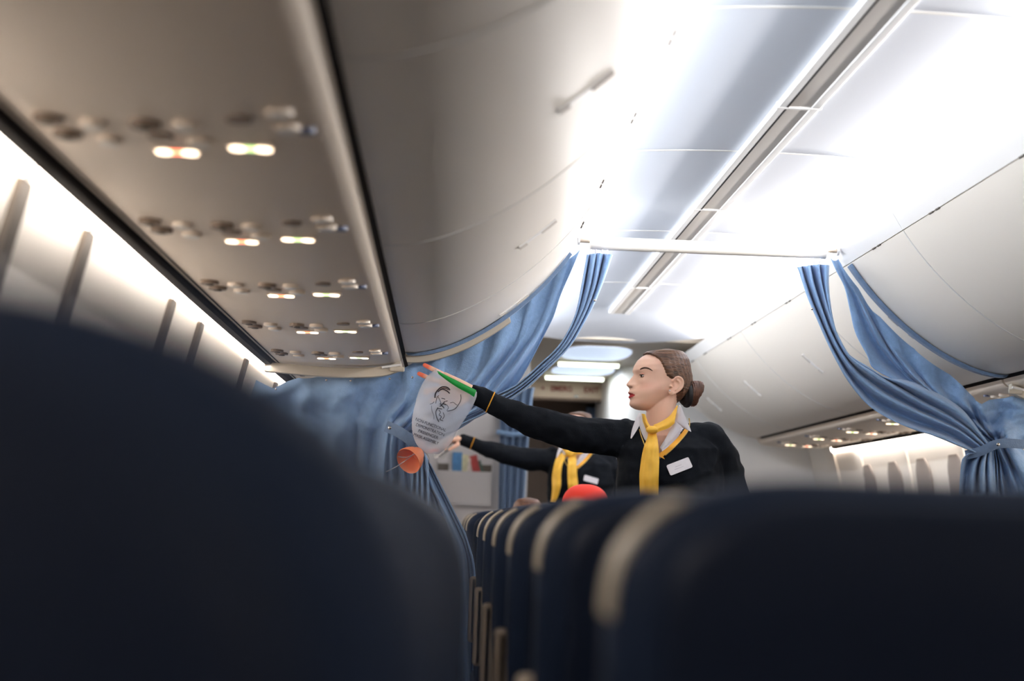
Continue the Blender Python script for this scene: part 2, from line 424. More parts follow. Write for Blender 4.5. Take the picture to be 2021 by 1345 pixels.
# side wall ribs and wash lights
ribsL = [-1.6, -.9, -.2, .5, 1.0, 1.47, 1.9, 2.33, 2.76, 3.63, 4.06, 5.01, 5.9, 6.8, 7.7, 8.6, 9.5]
ribsR = [-1.6, -.7, .2, 1.1, 2.0, 2.9, 3.8, 4.7, 5.6, 6.5, 7.35, 8.25, 9.15, 9.75]
def wall_x(z): return float(np.interp(z, [p[1] for p in wp], [p[0] for p in wp]))
ti = 41
for s_, rb_ in ((-1, ribsL), (1, ribsR)):
    for y in rb_:
        zs = np.linspace(.1, 1.53, 18)
        q = [(s_*(wall_x(z)-.012), z) for z in zs]+[(s_*(wall_x(z)+.01), z) for z in zs[::-1]]
        struct(MB().prism(q, y-.03, y+.03).build('trim_%d' % ti, M_RIB if s_ < 0 else M_WALL, bevel=.004)); ti += 1  # left ribs: shade of the panel gaps put into the dark taupe
    for i in range(len(rb_)-1):
        a, b = rb_[i]+.05, rb_[i+1]-.02
        e = empty('wash_light', (s_*1.68, (a+b)/2, 1.55), 'white strip lamp on the %s wall, %s' % ('left' if s_ < 0 else 'right', ('about %.1f metres ahead of the camera' % ((a+b)/2)) if b > 0 else 'about %.1f metres behind the camera' % (-(a+b)/2)), 'lamp', 'wash lights along the %s wall' % ('left' if s_ < 0 else 'right'))
        q = [(1.672, 1.575), (1.676, 1.545), (1.694, 1.528), (1.694, 1.575)]
        MB().prism([(s_*x, z) for x, z in q], a, b).build('diffuser', M_WASH, e, bevel=.004)
        MB().prism([(s_*x, z) for x, z in ((1.67, 1.575), (1.70, 1.575), (1.70, 1.59), (1.67, 1.59))], a, b).build('housing', M_TRIM, e, False)
        localise(e)
# windows with closed shades
wi = 1
for s_, yy in ((1, [4.3, 4.84, 5.38, 5.92, 6.44, 6.96, 7.48, 8.0, 8.52, 9.04]),):
    for y in yy:
        P = []
        for i in range(13):
            t = i/12; z = 1.06+.36*t; row = []
            for j in range(13):
                v = -1+j/6; a = 2*t-1
                hw = .125*(1-abs(a)**3.2*.35) if abs(a) < 1 else .08
                hw = .125*max(.25, (1-abs(a)**4))**.5
                row.append(Vector((s_*(wall_x(z)-.008-.004*(1-v*v)), y+hw*v, z)))
            P.append(row)
        w = struct(MB().sheet(P, .006).build('window_%d' % wi, M_SHADE)); wi += 1

# ------------------------------------------------------------------ front of the cabin
struct(MB().box(-1.80, -.385, 10.30, 10.34, 0, 2.152).build('wall_front_left', M_BULK, bevel=.01))
q = []
for i in range(9):
    a = PI/2*i/8; q.append((.30+.12*(1-math.sin(a)), 10.40+.12*(1-math.cos(a))))
mb = MB(); pts = q+[(.30, 12.2), (1.80, 12.2), (1.80, 10.40)]
n = len(pts); mb.add([(x, y, 0) for x, y in pts]+[(x, y, 2.152) for x, y in pts], [tuple(range(n)), tuple(range(2*n-1, n-1, -1))]+[(i, (i+1) % n, n+(i+1) % n, n+i) for i in range(n)])
struct(mb.build('wall_front_right', M_BLUEW, smooth=False))
struct(MB().box(-1.85, 1.85, YF-.05, YF, 0, 2.3).build('wall_front', M_GALLEY, smooth=False))
struct(MB().box(-.42, -.30, 11.75, 11.9, 0, 2.05).build('trim_90', M_WOOD, bevel=.01))
# galley beyond the header
g = empty('galley_unit', (0, 13.1, 0), 'brown galley wall with lockers in the dim front opening', 'galley')
MB().box(-.30, .30, 12.95, 13.3, .9, 2.15).build('cabinet', M_GALLEY, g, bevel=.01)
for i in range(3): MB().box(-.28+.19*i, -.11+.19*i, 12.93, 12.96, 1.45, 1.93).build('locker_door', M_GALLEY, g, bevel=.006)
MB().box(-.30, .30, 12.8, 13.3, 0, .9).build('counter', M_METAL, g, bevel=.01)
localise(g)
cmk = empty('coffee_maker', (-.46, 11.2, 1.0), 'grey steel coffee maker at the left edge of the galley opening', 'coffee maker')
MB().box(-.52, -.40, 11.3, 11.55, .8, 1.27).build('housing', M_METAL, cmk, bevel=.01)
MB().box(-.52, -.40, 11.29, 11.31, 1.27, 1.31).build('black_strip', M_LACE, cmk, bevel=.004)
MB().box(-.52, -.40, 11.3, 11.55, 1.31, 1.45).build('top_box', M_BULK, cmk, bevel=.01)
MB().box(-.52, -.40, 11.3, 11.6, 0, .8).build('stand', M_METAL, cmk, bevel=.01)
localise(cmk)
for (z, w) in ((1.57, 'upper'), (1.405, 'lower')):
    tag(MB().ball((-.415, 11.29, z), (.03, .012, .022)).build('galley_lamp', M_FLUO), '%s small pale cyan lamp beside the blue curtain at the galley' % w, 'lamp', 'galley indicator lamps')
cmz = empty('galley_cabinet', (-.46, 11.4, 1.45), 'pale cabinet above the coffee maker carrying two small lamps', 'cabinet')
MB().box(-.54, -.385, 11.30, 11.56, 1.452, 2.26).build('body', M_WOOD, cmz, bevel=.006)
MB().box(-.535, -.39, 11.295, 11.302, 1.47, 1.80).build('door', M_BULK, cmz, bevel=.004)
localise(cmz)
# blue galley curtain deep in the opening
def sheet_curtain(x0, x1, y, z0, z1, folds, amp, name, mt, label):
    P = []
    for i in range(30):
        z = z1+(z0-z1)*i/29
        P.append([Vector((x0+(x1-x0)*j/(folds*8), y+amp*math.sin(j*2*PI/8), z)) for j in range(folds*8+1)])
    return tag(MB().sheet(P, .004).build(name, mt), label, 'curtain')
sheet_curtain(.24, .36, 12.4, .3, 2.0, 3, .02, 'curtain', M_CURTD, 'dark blue curtain hanging inside the galley opening on its right')
# header with the exit marking
ex = empty('exit_sign', (.1, 11.8, 2.0), 'cream header panel with red lettering over the galley opening', 'sign')
MB().box(-.33, .50, 11.78, 11.95, 2.018, 2.152).build('header_panel', M_SIGN, ex, bevel=.008)
MB().box(-.33, .50, 11.775, 11.96, 2.0, 2.018).build('lower_lip', M_GALLEY, ex, bevel=.004)
Rx = Matrix.Rotation(PI/2, 4, 'X')
text_mesh('word', 'EMERG', .062, M_REDP, Matrix.Translation((-.035, 11.776, 2.093)) @ Rx, ex, .002, bold=True, sx=.95)
text_mesh('word', 'EXIT', .062, M_REDP, Matrix.Translation((.215, 11.776, 2.093)) @ Rx, ex, .002, bold=True)
for x in (-.19, .335): MB().tube([(x, 11.77, 2.096), (x, 11.782, 2.096)], .016, 3 if x < 0 else 3).build('arrow_mark', M_REDP, ex)
MB().box(.075, .105, 11.768, 11.782, 2.028, 2.045).build('catch', M_METAL, ex, bevel=.002)
localise(ex)
# oval ceiling lights and tubes of the entry
for (cx, cy, hx, hy, w) in ((.02, 9.62, .235, .40, 'nearer, larger'), (.04, 10.75, .235, .34, 'farther')):
    e = empty('ceiling_light', (cx, cy, 2.26), '%s pale blue oval ceiling light over the entry' % w, 'ceiling light', 'oval lights over the entry')
    zt = 2.152
    def oval(rx, ry, z0, z1):
        o_ = [(cx+rx*np.sign(math.cos(a))*abs(math.cos(a))**.6, cy+ry*np.sign(math.sin(a))*abs(math.sin(a))**.8) for a in np.linspace(0, 2*PI, 48, endpoint=False)]
        k = len(o_); return MB().add([(x, y, z0) for x, y in o_]+[(x, y, z1) for x, y in o_], [tuple(range(k)), tuple(range(2*k-1, k-1, -1))]+[(i, (i+1) % k, k+(i+1) % k, k+i) for i in range(k)])
    oval(hx+.02, hy+.03, zt-.006, zt+.002).build('frame', M_BEAM, e, False)
    oval(hx, hy, zt-.010, zt-.004).build('diffuser', M_OVAL, e, False)
    localise(e)
for (y, x0, x1, w) in ((10.18, -.19, .245, 'nearer'), (11.2, -.21, .25, 'farther')):
    e = empty('tube_light', (.03, y, 2.24), '%s greenish white tube light across the entry ceiling' % w, 'tube light', 'tube lights over the entry')
    MB().tube([(x0, y, 2.128), (x1, y, 2.128)], .015, 16).build('tube', M_FLUO, e)
    MB().box(x0-.02, x1+.02, y-.02, y+.02, 2.138, 2.158).build('fitting', M_BEAM, e, bevel=.003)
    localise(e)
# bulkhead pocket with magazines
pk = empty('literature_pocket', (-.83, 10.28, 1.1), 'pale grey literature pocket with two slots on the white bulkhead', 'pocket')
MB().box(-1.04, -.64, 10.25, 10.265, 1.10, 1.335).build('pocket_front', M_BULK, pk, bevel=.008)
MB().box(-1.04, -.64, 10.285, 10.302, 1.10, 1.41).build('back_plate', M_BULK, pk, bevel=.004)
for a, b in ((-1.035, -.955), (-.73, -.645)): MB().box(a, b, 10.278, 10.286, 1.335, 1.385).build('slot', M_RIB, pk, False)
for a, b in ((-1.04, -1.03), (-.65, -.64)): MB().box(a, b, 10.25, 10.30, 1.10, 1.335).build('pocket_side', M_BULK, pk, False)
MB().box(-1.04, -.64, 10.25, 10.30, 1.09, 1.10).build('pocket_bottom', M_BULK, pk, False)
localise(pk)
for (x0, x1, zt, r, c, w) in ((-.93, -.86, 1.47, .0, (76, 136, 190), 'blue'), (-.88, -.81, 1.455, .1, (214, 210, 176), 'cream'), (-.845, -.80, 1.43, -.1, (226, 214, 206), 'pale pink'), (-.81, -.755, 1.45, -.25, (176, 60, 56), 'red'), (-.785, -.725, 1.41, -.3, (70, 96, 84), 'dark green')):
    mtc = mat('cover_'+w.replace(' ', '_'), c, .4, var=.25, vscale=25)
    cx = (x0+x1)/2; hw = (x1-x0)/2; yy = 10.268+.003*random.random()
    mbx = MB().box(-hw, hw, -.0025, .0025, -.16, .0)
    o = mbx.build('magazine', mtc, smooth=False); o.location = (cx, 10.2675+.0026*[0, 1, 2, 3, 4][['blue', 'cream', 'pale pink', 'red', 'dark green'].index(w)], zt); o.rotation_euler = (0, r, 0)
    tag(o, '%s leaflet sticking out of the bulkhead pocket' % w, 'leaflet', 'leaflets in the bulkhead pocket')

# ------------------------------------------------------------------ curtain hardware
YC = 5.35
rod = empty('curtain_rod', (0, YC, 2.06), 'thick white curtain rod spanning the aisle between the bins', 'rod')
MB().tube([(-.463, YC, 2.064), (-.458, YC, 2.064), (.452, YC, 2.064), (.457, YC, 2.064)], [.019, .0255, .0255, .019], 28).build('rod_tube', M_BIN, rod)
MB().tube([(-.506, YC, 2.072), (.502, YC, 2.072)], .009, 16).build('inner_tube', M_BEIGE, rod)
for x in (-.505, .500): MB().tube([(x-.004, YC, 2.072), (x+.004, YC, 2.072)], .018, 20).build('end_flange', M_TRIM, rod)
localise(rod)
def beam(side):
    e = empty('curtain_header', (side*1.3, YC, 1.54), ('beige curved curtain header beam under the %s bins' % ('left' if side < 0 else 'right')), 'curtain header')
    pr = smooth_poly([(1.672, 1.556), (1.60, 1.5525), (1.5, 1.5465), (1.4, 1.5445), (1.3, 1.5475), (1.22, 1.5575), (1.165, 1.578)], 24)
    out = [(side*x, z) for x, z in pr]+[(side*x, z-.037) for x, z in pr[::-1]]
    MB().prism(out, YC-.035, YC-.003).build('lower_beam', M_BEAM, e, bevel=.003)
    if side < 0:
        q = [(x, z-.008) for x, z in PROFS if x > .76][0:]
        out = [(side*x, z) for x, z in q]+[(side*(x-.010), z-.030) for x, z in q[::-1]]
        MB().prism(out, YC-.032, YC-.004).build('upper_beam', M_BEAM, e, bevel=.003)
    q = [(x-.002, z-.003) for x, z in PROFS]
    out = [(side*x, z) for x, z in q]+[(side*(x-.010), z-.010) for x, z in q[::-1]]
    MB().prism(out, YC-.047, YC-.034 if side < 0 else YC-.018).build('seal_strip', M_CURTD, e)
    # swivel bracket at the corner
    br = MB().box(*sorted((side*1.15, side*1.205)), YC-.046, YC-.034, 1.536, 1.555).build('bracket', M_BEAM, e, bevel=.005)
    MB().tube([(side*1.235, YC-.042, 1.549), (side*1.165, YC-.042, 1.562)], .005, 12).build('pin', M_TRIM, br)
    localise(e); return e
beam(-1); beam(1)

# curtains: threads laid between guide lines, gathered at the tie
def curtain(name, guides, nu, nv, fold, Y0, tie=.5, thick=.0025):
    """guides: (u, points above tie, points below tie) in photo pixels"""
    G = []
    k = int(nv*tie)
    for u, a, b in guides:
        A = smooth_poly(a, k); r = A if b is None else np.concatenate([A, smooth_poly([a[-1]]+b, nv-k+1)[1:]])
        G.append((u, r))
    us = np.array([g_[0] for g_ in G]); P = []
    for i in range(nu):
        u = i/(nu-1); j = min(int(np.searchsorted(us, u, 'right'))-1, len(us)-2)
        t = (u-us[j])/(us[j+1]-us[j]); t = t*t*(3-2*t)*.5+t*.5
        r = G[j][1]*(1-t)+G[j+1][1]*t; row = []
        for v in range(len(r)):
            dx, dy, dd = fold(u, v/(len(r)-1))
            row.append(at(r[v][0]+dx, r[v][1]+dy, Y0+dd))
        P.append(row)
    return P
def pleat(x, sharp=.6):
    s = math.sin(x); return math.copysign(abs(s)**sharp, s)
def nz(a, b, s): return noise.noise(Vector((a*s, b*s, s*.37)))

# left panel under the bin
def fA(u, v):
    amp = .008+.012*min(1, v*3)+.016*max(0, v-.5)
    d = -amp*pleat(u*2*PI*10+2.4*nz(u*3, v*2, 1.3), .6)
    d += .075*nz(u*6, v*4, 1.0)*min(1, v*4)+.045*nz(u*13+v*6, v*4, 1)*min(1, v*4)+.016*nz(u*26-v*10, v*9, 1)*min(1, v*4)
    if v < .5: d -= .05*math.sin(PI*v*2)*max(0, u-.35)
    sc = 5*max(0, (1-v*9))*(-abs(math.sin(u*PI*11)))
    return 0, -sc*.8, d+.045
gA = [(0, [(484, 742), (484, 790), (520, 862)], [(505, 1000), (480, 1560)]),
      (.03, [(500, 744), (505, 790), (535, 862)], [(520, 1000), (500, 1560)]),
      (.07, [(540, 765), (545, 800), (570, 862)], [(560, 1000), (540, 1560)]),
      (.11, [(590, 744), (590, 800), (612, 862)], [(600, 1000), (600, 1560)]),
      (.28, [(700, 742), (700, 800), (706, 860)], [(700, 1000), (700, 1560)]),
      (.42, [(800, 722), (798, 780), (765, 850)], [(755, 1000), (750, 1560)]),
      (.52, [(870, 694), (865, 760), (782, 853)], [(775, 940), (770, 1560)]),
      (.66, [(960, 650), (930, 745), (797, 860)], [(800, 940), (830, 1560)]),
      (.82, [(1056, 572), (1020, 680), (930, 790), (812, 870)], [(830, 940), (870, 1060), (890, 1560)]),
      (.93, [(1115, 512), (1088, 600), (1040, 690), (960, 790), (824, 880)], [(845, 940), (890, 1040), (915, 1140), (925, 1560)]),
      (1, [(1144, 494), (1126, 537), (1107, 580), (1093, 623), (1074, 661), (1038, 730), (1010, 768), (930, 832), (834, 888)], [(856, 930), (896, 1009), (926, 1075), (940, 1180), (945, 1560)])]
cA = empty('curtain', (-1.0, YC, .6), 'large blue curtain hanging under the left bin, gathered to a tieback at its middle', 'curtain')
MB().sheet(curtain('a', gA, 220, 90, fA, YC), .003).build('fabric', M_CURT, cA)
PA = curtain('a', gA, 220, 90, fA, YC)
hem = PA[-1]; hem2 = PA[-5]
MB().tube([p+Vector((0, -.004, 0)) for p in hem2[44:]], .0022, 6).build('hem_stitch', M_HEM, cA)
MB().tube([p+Vector((0, -.004, 0)) for p in PA[-9][44:]], .0022, 6).build('hem_stitch', M_HEM, cA)
def stud(px, py, parent, Y, r=.0042):
    p = at(px, py, Y); return MB().ball(p, (r, r*.5, r), 14, 8).build('snap_stud', M_STEEL, parent)
for px, py in ((544, 769), (644, 751), (692, 752), (769, 748), (814, 745)): stud(px, py, cA, YC-.012)
localise(cA)
# tieback of the left curtain
def tie_band(name, pts, w, label, studs, Y):
    e = empty(name, at(*pts[0], Y), label, 'tieback')
    c = smooth_poly(pts, 24); P = []
    for i in range(24):
        x, y = c[i]; d = -.055*math.sin(PI*i/23)-.02
        a = c[min(i+1, 23)]-c[max(i-1, 0)]; a = a/np.linalg.norm(a); nrm = np.array([-a[1], a[0]])
        P.append([at(x+nrm[0]*w*k, y+nrm[1]*w*k, Y+d-.003*(1-k*k)) for k in (-1, -.5, 0, .5, 1)])
    MB().sheet(P, .004).build('band', M_CURTD, e)
    for i, (px, py) in enumerate(studs):
        p = at(px, py, Y-.09); s_ = MB().ball(p, (.007, .004, .007), 18, 10).build('snap_stud', M_STEEL, e)
    localise(e)
tie_band('tieback', [(762, 842), (785, 852), (812, 870), (838, 893)], 11, 'blue fabric tieback with a metal snap around the left curtain', [(769, 845)], YC)

# bundle hanging from the rod, left
gB = [(0, [(1158, 503), (1148, 560), (1140, 602), (1130, 634), (1110, 672), (1090, 696), (1068, 716), (1040, 742), (1010, 765), (960, 788), (900, 815), (820, 862)], [(815, 920), (810, 1000)]),
      (.5, [(1180, 500), (1170, 560), (1156, 605), (1140, 640), (1118, 678), (1096, 705), (1072, 727), (1043, 752), (1012, 775), (960, 803), (900, 832), (828, 872)], [(830, 920), (830, 1000)]),
      (1, [(1209, 503), (1194, 547), (1174, 596), (1151, 640), (1128, 679), (1104, 706), (1069, 740), (1045, 763), (1010, 788), (962, 815), (905, 843), (834, 882)], [(846, 920), (850, 1000)])]
def fB(u, v):
    d = -.042*pleat(u*2*PI*3.5+1.2, .75)*(1-.35*v)+.01*nz(u*5, v*9, 1)
    return (2.5*math.sin(u*2*PI*3.5+.2)*(1-v)), 0, d+.0
cB = empty('curtain', at(1185, 503, YC), 'narrow pleated blue curtain swooping from the left end of the rod to the tieback', 'curtain')
MB().sheet(curtain('b', gB, 90, 90, fB, YC, .72), .0025).build('fabric', M_CURT, cB)
PB = curtain('b', gB, 90, 90, fB, YC, .72)
for i in (50, 74): MB().tube([p+Vector((0, -.004, 0)) for p in PB[i][30:70]], .0018, 6).build('hem_stitch', M_HEM, cB)
for px in (1166, 1176, 1188, 1198): MB().tube([at(px, 491, YC), at(px+1, 503, YC)], .004, 8).build('hook', M_WHITE, cB)
stud(1174, 593, cB, YC-.05, .005)
localise(cB)

# right bundle from the rod
gD = [(0, [(1573, 527), (1581, 549), (1595, 590), (1614, 634), (1633, 677), (1652, 715), (1674, 753), (1712, 799), (1758, 829), (1803, 848), (1849, 863), (1925, 894)], [(1905, 900), (1896, 928), (1890, 1050)]),
      (.35, [(1595, 524), (1603, 560), (1620, 610), (1640, 660), (1668, 708), (1705, 748), (1752, 782), (1800, 808), (1850, 832), (1895, 853), (1942, 887)], [(1925, 930), (1920, 1050)]),
      (.7, [(1615, 522), (1622, 565), (1635, 615), (1652, 660), (1680, 706), (1725, 735), (1775, 765), (1825, 795), (1872, 820), (1915, 850), (1950, 884)], [(1945, 930), (1950, 1050)]),
      (1, [(1636, 524), (1635, 564), (1641, 621), (1652, 666), (1668, 697), (1712, 724), (1745, 745), (1792, 752), (1841, 772), (1896, 806), (1930, 848), (1956, 882)], [(1960, 930), (1975, 1050)])]
def fD(u, v):
    a = .044*(1-.45*v)
    d = -a*pleat(u*2*PI*3.5*(1)+.9+1.2*nz(u*2, v*3, 1), .75)
    d += .035*nz(u*4, v*5, 1.2)*min(1, v*2)
    return (2.5*math.sin(u*2*PI*3.5)*(1-v)), 0, d-.02*v
cD = empty('curtain', at(1605, 526, YC), 'pleated blue curtain falling from the right end of the rod in a long curve', 'curtain')
MB().sheet(curtain('d', gD, 110, 90, fD, YC-.02, .75), .0025).build('fabric', M_CURT, cD)
for px in (1580, 1596, 1606, 1616): MB().tube([at(px, 512, YC), at(px, 525, YC)], .004, 8).build('hook', M_WHITE, cD)
stud(1603, 610, cD, YC-.075, .005)
localise(cD)
# right panel under the bin
gC = [(0, [(1640, 511), (1652, 537), (1667, 567), (1678, 613), (1689, 658), (1712, 702), (1727, 730), (1790, 762), (1850, 800), (1908, 850), (1956, 884)], [(1950, 930), (1950, 1050)]),
      (.12, [(1655, 512), (1664, 541), (1686, 575), (1705, 620), (1735, 680), (1780, 735), (1860, 800), (1920, 850), (1958, 882)], [(1955, 930), (1955, 1050)]),
      (.3, [(1722, 612), (1745, 670), (1790, 730), (1850, 785), (1915, 840), (1960, 880)], [(1960, 930), (1962, 1050)]),
      (.45, [(1807, 691), (1812, 730), (1850, 780), (1915, 835), (1962, 879)], [(1968, 930), (1972, 1050)]),
      (.6, [(1898, 757), (1905, 790), (1930, 835), (1965, 878)], [(1975, 930), (1985, 1050)]),
      (.68, [(1924, 788), (1932, 815), (1945, 845), (1967, 877)], [(1980, 930), (1995, 1050)]),
      (.74, [(1938, 795), (1944, 820), (1955, 850), (1969, 877)], [(1990, 930), (2010, 1050)]),
      (.82, [(1968, 784), (1972, 815), (1975, 850), (1976, 877)], [(1998, 930), (2030, 1050)]),
      (.9, [(2000, 782), (1998, 820), (1992, 850), (1984, 878)], [(2010, 930), (2060, 1050)]),
      (1, [(2080, 790), (2070, 820), (2040, 850), (2010, 880)], [(2060, 930), (2110, 1050)])]
def fC(u, v):
    e_ = min(1, v*3)
    d = -(.009+.012*e_)*pleat(u*2*PI*7+2.2*nz(u*3, v*2.5, 1), .6)+.085*nz(u*6+3, v*5, 1.1)*e_+.04*nz(u*11-v*5, v*5, 1)*e_+.016*nz(u*24+v*9, v*9, 1)*e_
    sc = -4*max(0, 1-v*10)*abs(math.sin(u*PI*9))
    return 0, -sc, d+.02
cC = empty('curtain', (1.1, YC, .6), 'wide blue curtain sagging along the right bin edge down to its tieback', 'curtain')
MB().sheet(curtain('c', gC, 200, 90, fC, YC+.015, .7), .003).build('fabric', M_CURT, cC)
localise(cC)
tie_band('tieback', [(1906, 899), (1936, 891), (1968, 877), (2000, 876), (2040, 880)], 9, 'blue fabric tieback with a round snap around the right curtain', [(1970, 878)], YC-.03)
# curtain at the bulkhead's aisle edge
P = []
for i in range(30):
    z = 1.95-1.5*i/29; P.append([])
    for j in range(33):
        t = j/32; x0 = -.60+.02*i/29; x1 = -.36-.07*(i/29)**.6
        P[-1].append(Vector((x0+(x1-x0)*t, 10.20+.02*pleat(j*2*PI/8, .8), z)))
e = empty('curtain', (-.48, 10.2, .45), 'blurred blue curtain hanging at the aisle edge of the white bulkhead', 'curtain')
MB().sheet(P, .004).build('fabric', M_CURTD, e)
MB().tube([(-.62, 10.16, 1.62), (-.50, 10.14, 1.60), (-.40, 10.16, 1.615)], .018, 12).build('tie_band', M_CURT, e)
localise(e)

# ------------------------------------------------------------------ seats
def seat_outline(w, top, rx, rz, bot, n=14):
    pts = []
    for i in range(n+1):
        a = PI/2*i/n; ex = .80
        pts.append((w-rx+rx*math.cos(a)**ex, top-rz+rz*math.sin(a)**ex))
    right = [(w*.97, bot), (w, bot+.12)]+pts
    left = [(-x, z) for x, z in right[::-1]]
    return right+left
def slab(layers, w, top, rx, rz, bot, shear=.16):
    rings = []
    for y, ins in layers:
        o = seat_outline(w-ins, top-ins, rx, rz, bot+ins)
        rings.append([(x, y+(1.03-z)*shear-abs(x/w)**3*.0, z) for x, z in o])
    n = len(rings[0]); vs = [p for r in rings for p in r]; fs = [tuple(range(n)), tuple(range(len(vs)-1, len(vs)-n-1, -1))]
    for i in range(len(rings)-1):
        for k in range(n): fs.append((i*n+k, i*n+(k+1) % n, (i+1)*n+(k+1) % n, (i+1)*n+k))
    return MB().add(vs, fs)
def make_seat(w=.232, arm=True):
    e = empty('airline_seat', (0, 0, 0), '', 'seat')
    slab([(.0, .012), (.004, .004), (.012, 0), (.030, .002)], w-.034, 1.026, .13, .085, .44).build('back_shell', M_NAVY, e)
    slab([(.020, .012), (.028, .003), (.045, 0), (.075, 0), (.088, .004), (.092, .014)], w, 1.041, .145, .10, .46).build('edge_cushion', M_SEAT2, e)
    slab([(.090, .012), (.10, .0), (.13, .0), (.15, .014), (.155, .04)], w-.008, 1.034, .14, .095, .46).build('backrest', M_NAVY, e)
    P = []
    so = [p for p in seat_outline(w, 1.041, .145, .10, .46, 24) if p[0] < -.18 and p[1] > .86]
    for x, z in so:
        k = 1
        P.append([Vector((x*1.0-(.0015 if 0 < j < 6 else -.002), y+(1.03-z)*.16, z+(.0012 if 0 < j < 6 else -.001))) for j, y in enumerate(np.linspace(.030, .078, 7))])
    MB().sheet(P, .003).build('shoulder_highlight', M_HIGHLIGHT, e)  # painted highlight: light catching the leather shoulder, as a taupe strip
    MB().box(-w+.04, w-.04, .07, .082, .60, .86).build('tray_table', M_BULK, e, bevel=.01)
    tl = MB().box(-.02, .02, .045, .055, .87, .905).build('tray_latch', M_BEIGE, e, bevel=.004)
    MB().box(-w+.006, w-.006, .16, .62, .36, .47).build('seat_cushion', M_NAVY, e, bevel=.03)
    MB().box(-w+.01, w-.01, .14, .60, .30, .36).build('seat_pan', M_METAL, e, bevel=.01)
    for x in (-.17, .17):
        MB().box(x-.02, x+.02, .18, .22, 0, .31).build('leg', M_METAL, e, bevel=.005)
        MB().box(x-.02, x+.02, .50, .54, 0, .31).build('leg', M_METAL, e, bevel=.005)
    return e
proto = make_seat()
arm = MB().box(-.2515, -.2235, .075, .125, .60, .812).build('raised_armrest', M_BEIGE, None, bevel=.010)
first = [True]
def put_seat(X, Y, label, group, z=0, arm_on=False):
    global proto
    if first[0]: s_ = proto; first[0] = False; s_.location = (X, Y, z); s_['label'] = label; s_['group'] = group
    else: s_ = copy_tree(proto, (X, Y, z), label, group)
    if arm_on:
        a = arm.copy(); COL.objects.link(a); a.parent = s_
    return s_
Y0, PITCH = .945, .735
od = ['nearest', 'second', 'third', 'fourth', 'fifth', 'sixth']
for k in range(6):
    if k > 0:
        put_seat(-.640, Y0+PITCH*k, 'dark navy leather aisle-side seat, %s from the camera in the long row of seat backs' % od[k], 'seat backs left of the aisle', 0 if k else -.004, True)
s_ = put_seat(-.640, Y0, 'very blurred dark navy seat back filling the lower right, nearest of the aisle-side row', 'seat backs left of the aisle', -.006, True)
put_seat(-1.216, .262, 'huge out-of-focus dark navy seat back filling the lower left corner', 'window-side seat backs', .012)
for k in range(6):
    put_seat(-1.198, Y0+PITCH*k, 'dark navy window-side seat hidden behind the big blurred seat, %s from it' % od[k], 'window-side seat backs')
for k in range(-1, 6):
    for c, X in enumerate((.66, 1.22)):
        put_seat(X, Y0+PITCH*k, 'navy %s seat right of the aisle, about %.1f metres ahead' % (['aisle', 'window'][c], Y0+PITCH*k), 'seat backs right of the aisle')
for k in range(4):
    for c, X in enumerate((-.52 if k < 1 else -.64, -1.24 if k < 1 else -1.24, .66, 1.22)):
        put_seat(X, 6.0+.82*k, 'navy %s seat past the curtain, %s row' % (['left aisle', 'left window', 'right aisle', 'right window'][c], ['nearest', 'second', 'third', 'last'][k]), 'seats past the curtain')
bpy.data.objects.remove(arm)

# ------------------------------------------------------------------ heads
TU = [115, 108, 95, 80, 60, 43, 28, 10, -8, -20, -30, -40, -50, -60, -70, -80, -88, -94, -98]
TF = [5, 38, 66, 84, 96, 101, 97.5, 97, 98, 101, 104, 106, 107, 107, 108.5, 109, 106, 98, 84]
TB = [-55, -75, -90, -98, -103, -104, -104, -102, -97, -88, -75, -60, -45, -30, -15, 0, 15, 30, 45]
TW = [28, 45, 57, 66, 71.5, 73, 72.5, 71, 70, 68.5, 66.5, 63.5, 59.5, 55, 49.5, 43, 35, 25, 12]
def itp(u, T): return float(np.interp(-u, [-x for x in TU], T))
NU_ = [34, 28, 19, 6.7, -3, -8, -12, -15.5, -18.5, -22, -28]; NF = [0, 3, 11, 21.5, 29, 31.5, 29.5, 23, 12, 6, 0]
MU = [-14, -20, -26, -32, -36.5, -41, -45.5, -50, -54, -59, -65, -76, -84, -92]; MF = [0, 9, 11, 15.5, 17.5, 13, 6, 13, 14, 7.5, 5.5, 8.5, 6, 0]
def face_extra(u, s_):
    n = float(np.interp(-u, [-x for x in NU_], NF)); sg = 6.5+6.5*max(0, min(1, (20-u)/30))
    d = n*math.exp(-(s_/sg)**2)
    d += float(np.interp(-u, [-x for x in MU], MF))*math.exp(-(s_/(23 if u > -62 else 26))**2)
    for q in (-1, 1):
        d += 7*math.exp(-((s_-q*14)/6)**2-((u+11)/6.5)**2)                # wings of the nose
        d -= 6.5*math.exp(-((s_-q*34)/15)**2-((u-22)/12)**2)             # eye hollows
        d += 1.2*math.exp(-((s_-q*30)/20)**2-((u-43)/9)**2)                # brow ridge
        d += 4*math.exp(-((s_-q*48)/15)**2-((u-0)/17)**2)                # cheekbone
        d -= 5*math.exp(-((s_-q*9)/4)**2-((u+17.5)/3)**2)                # nostrils
    return d
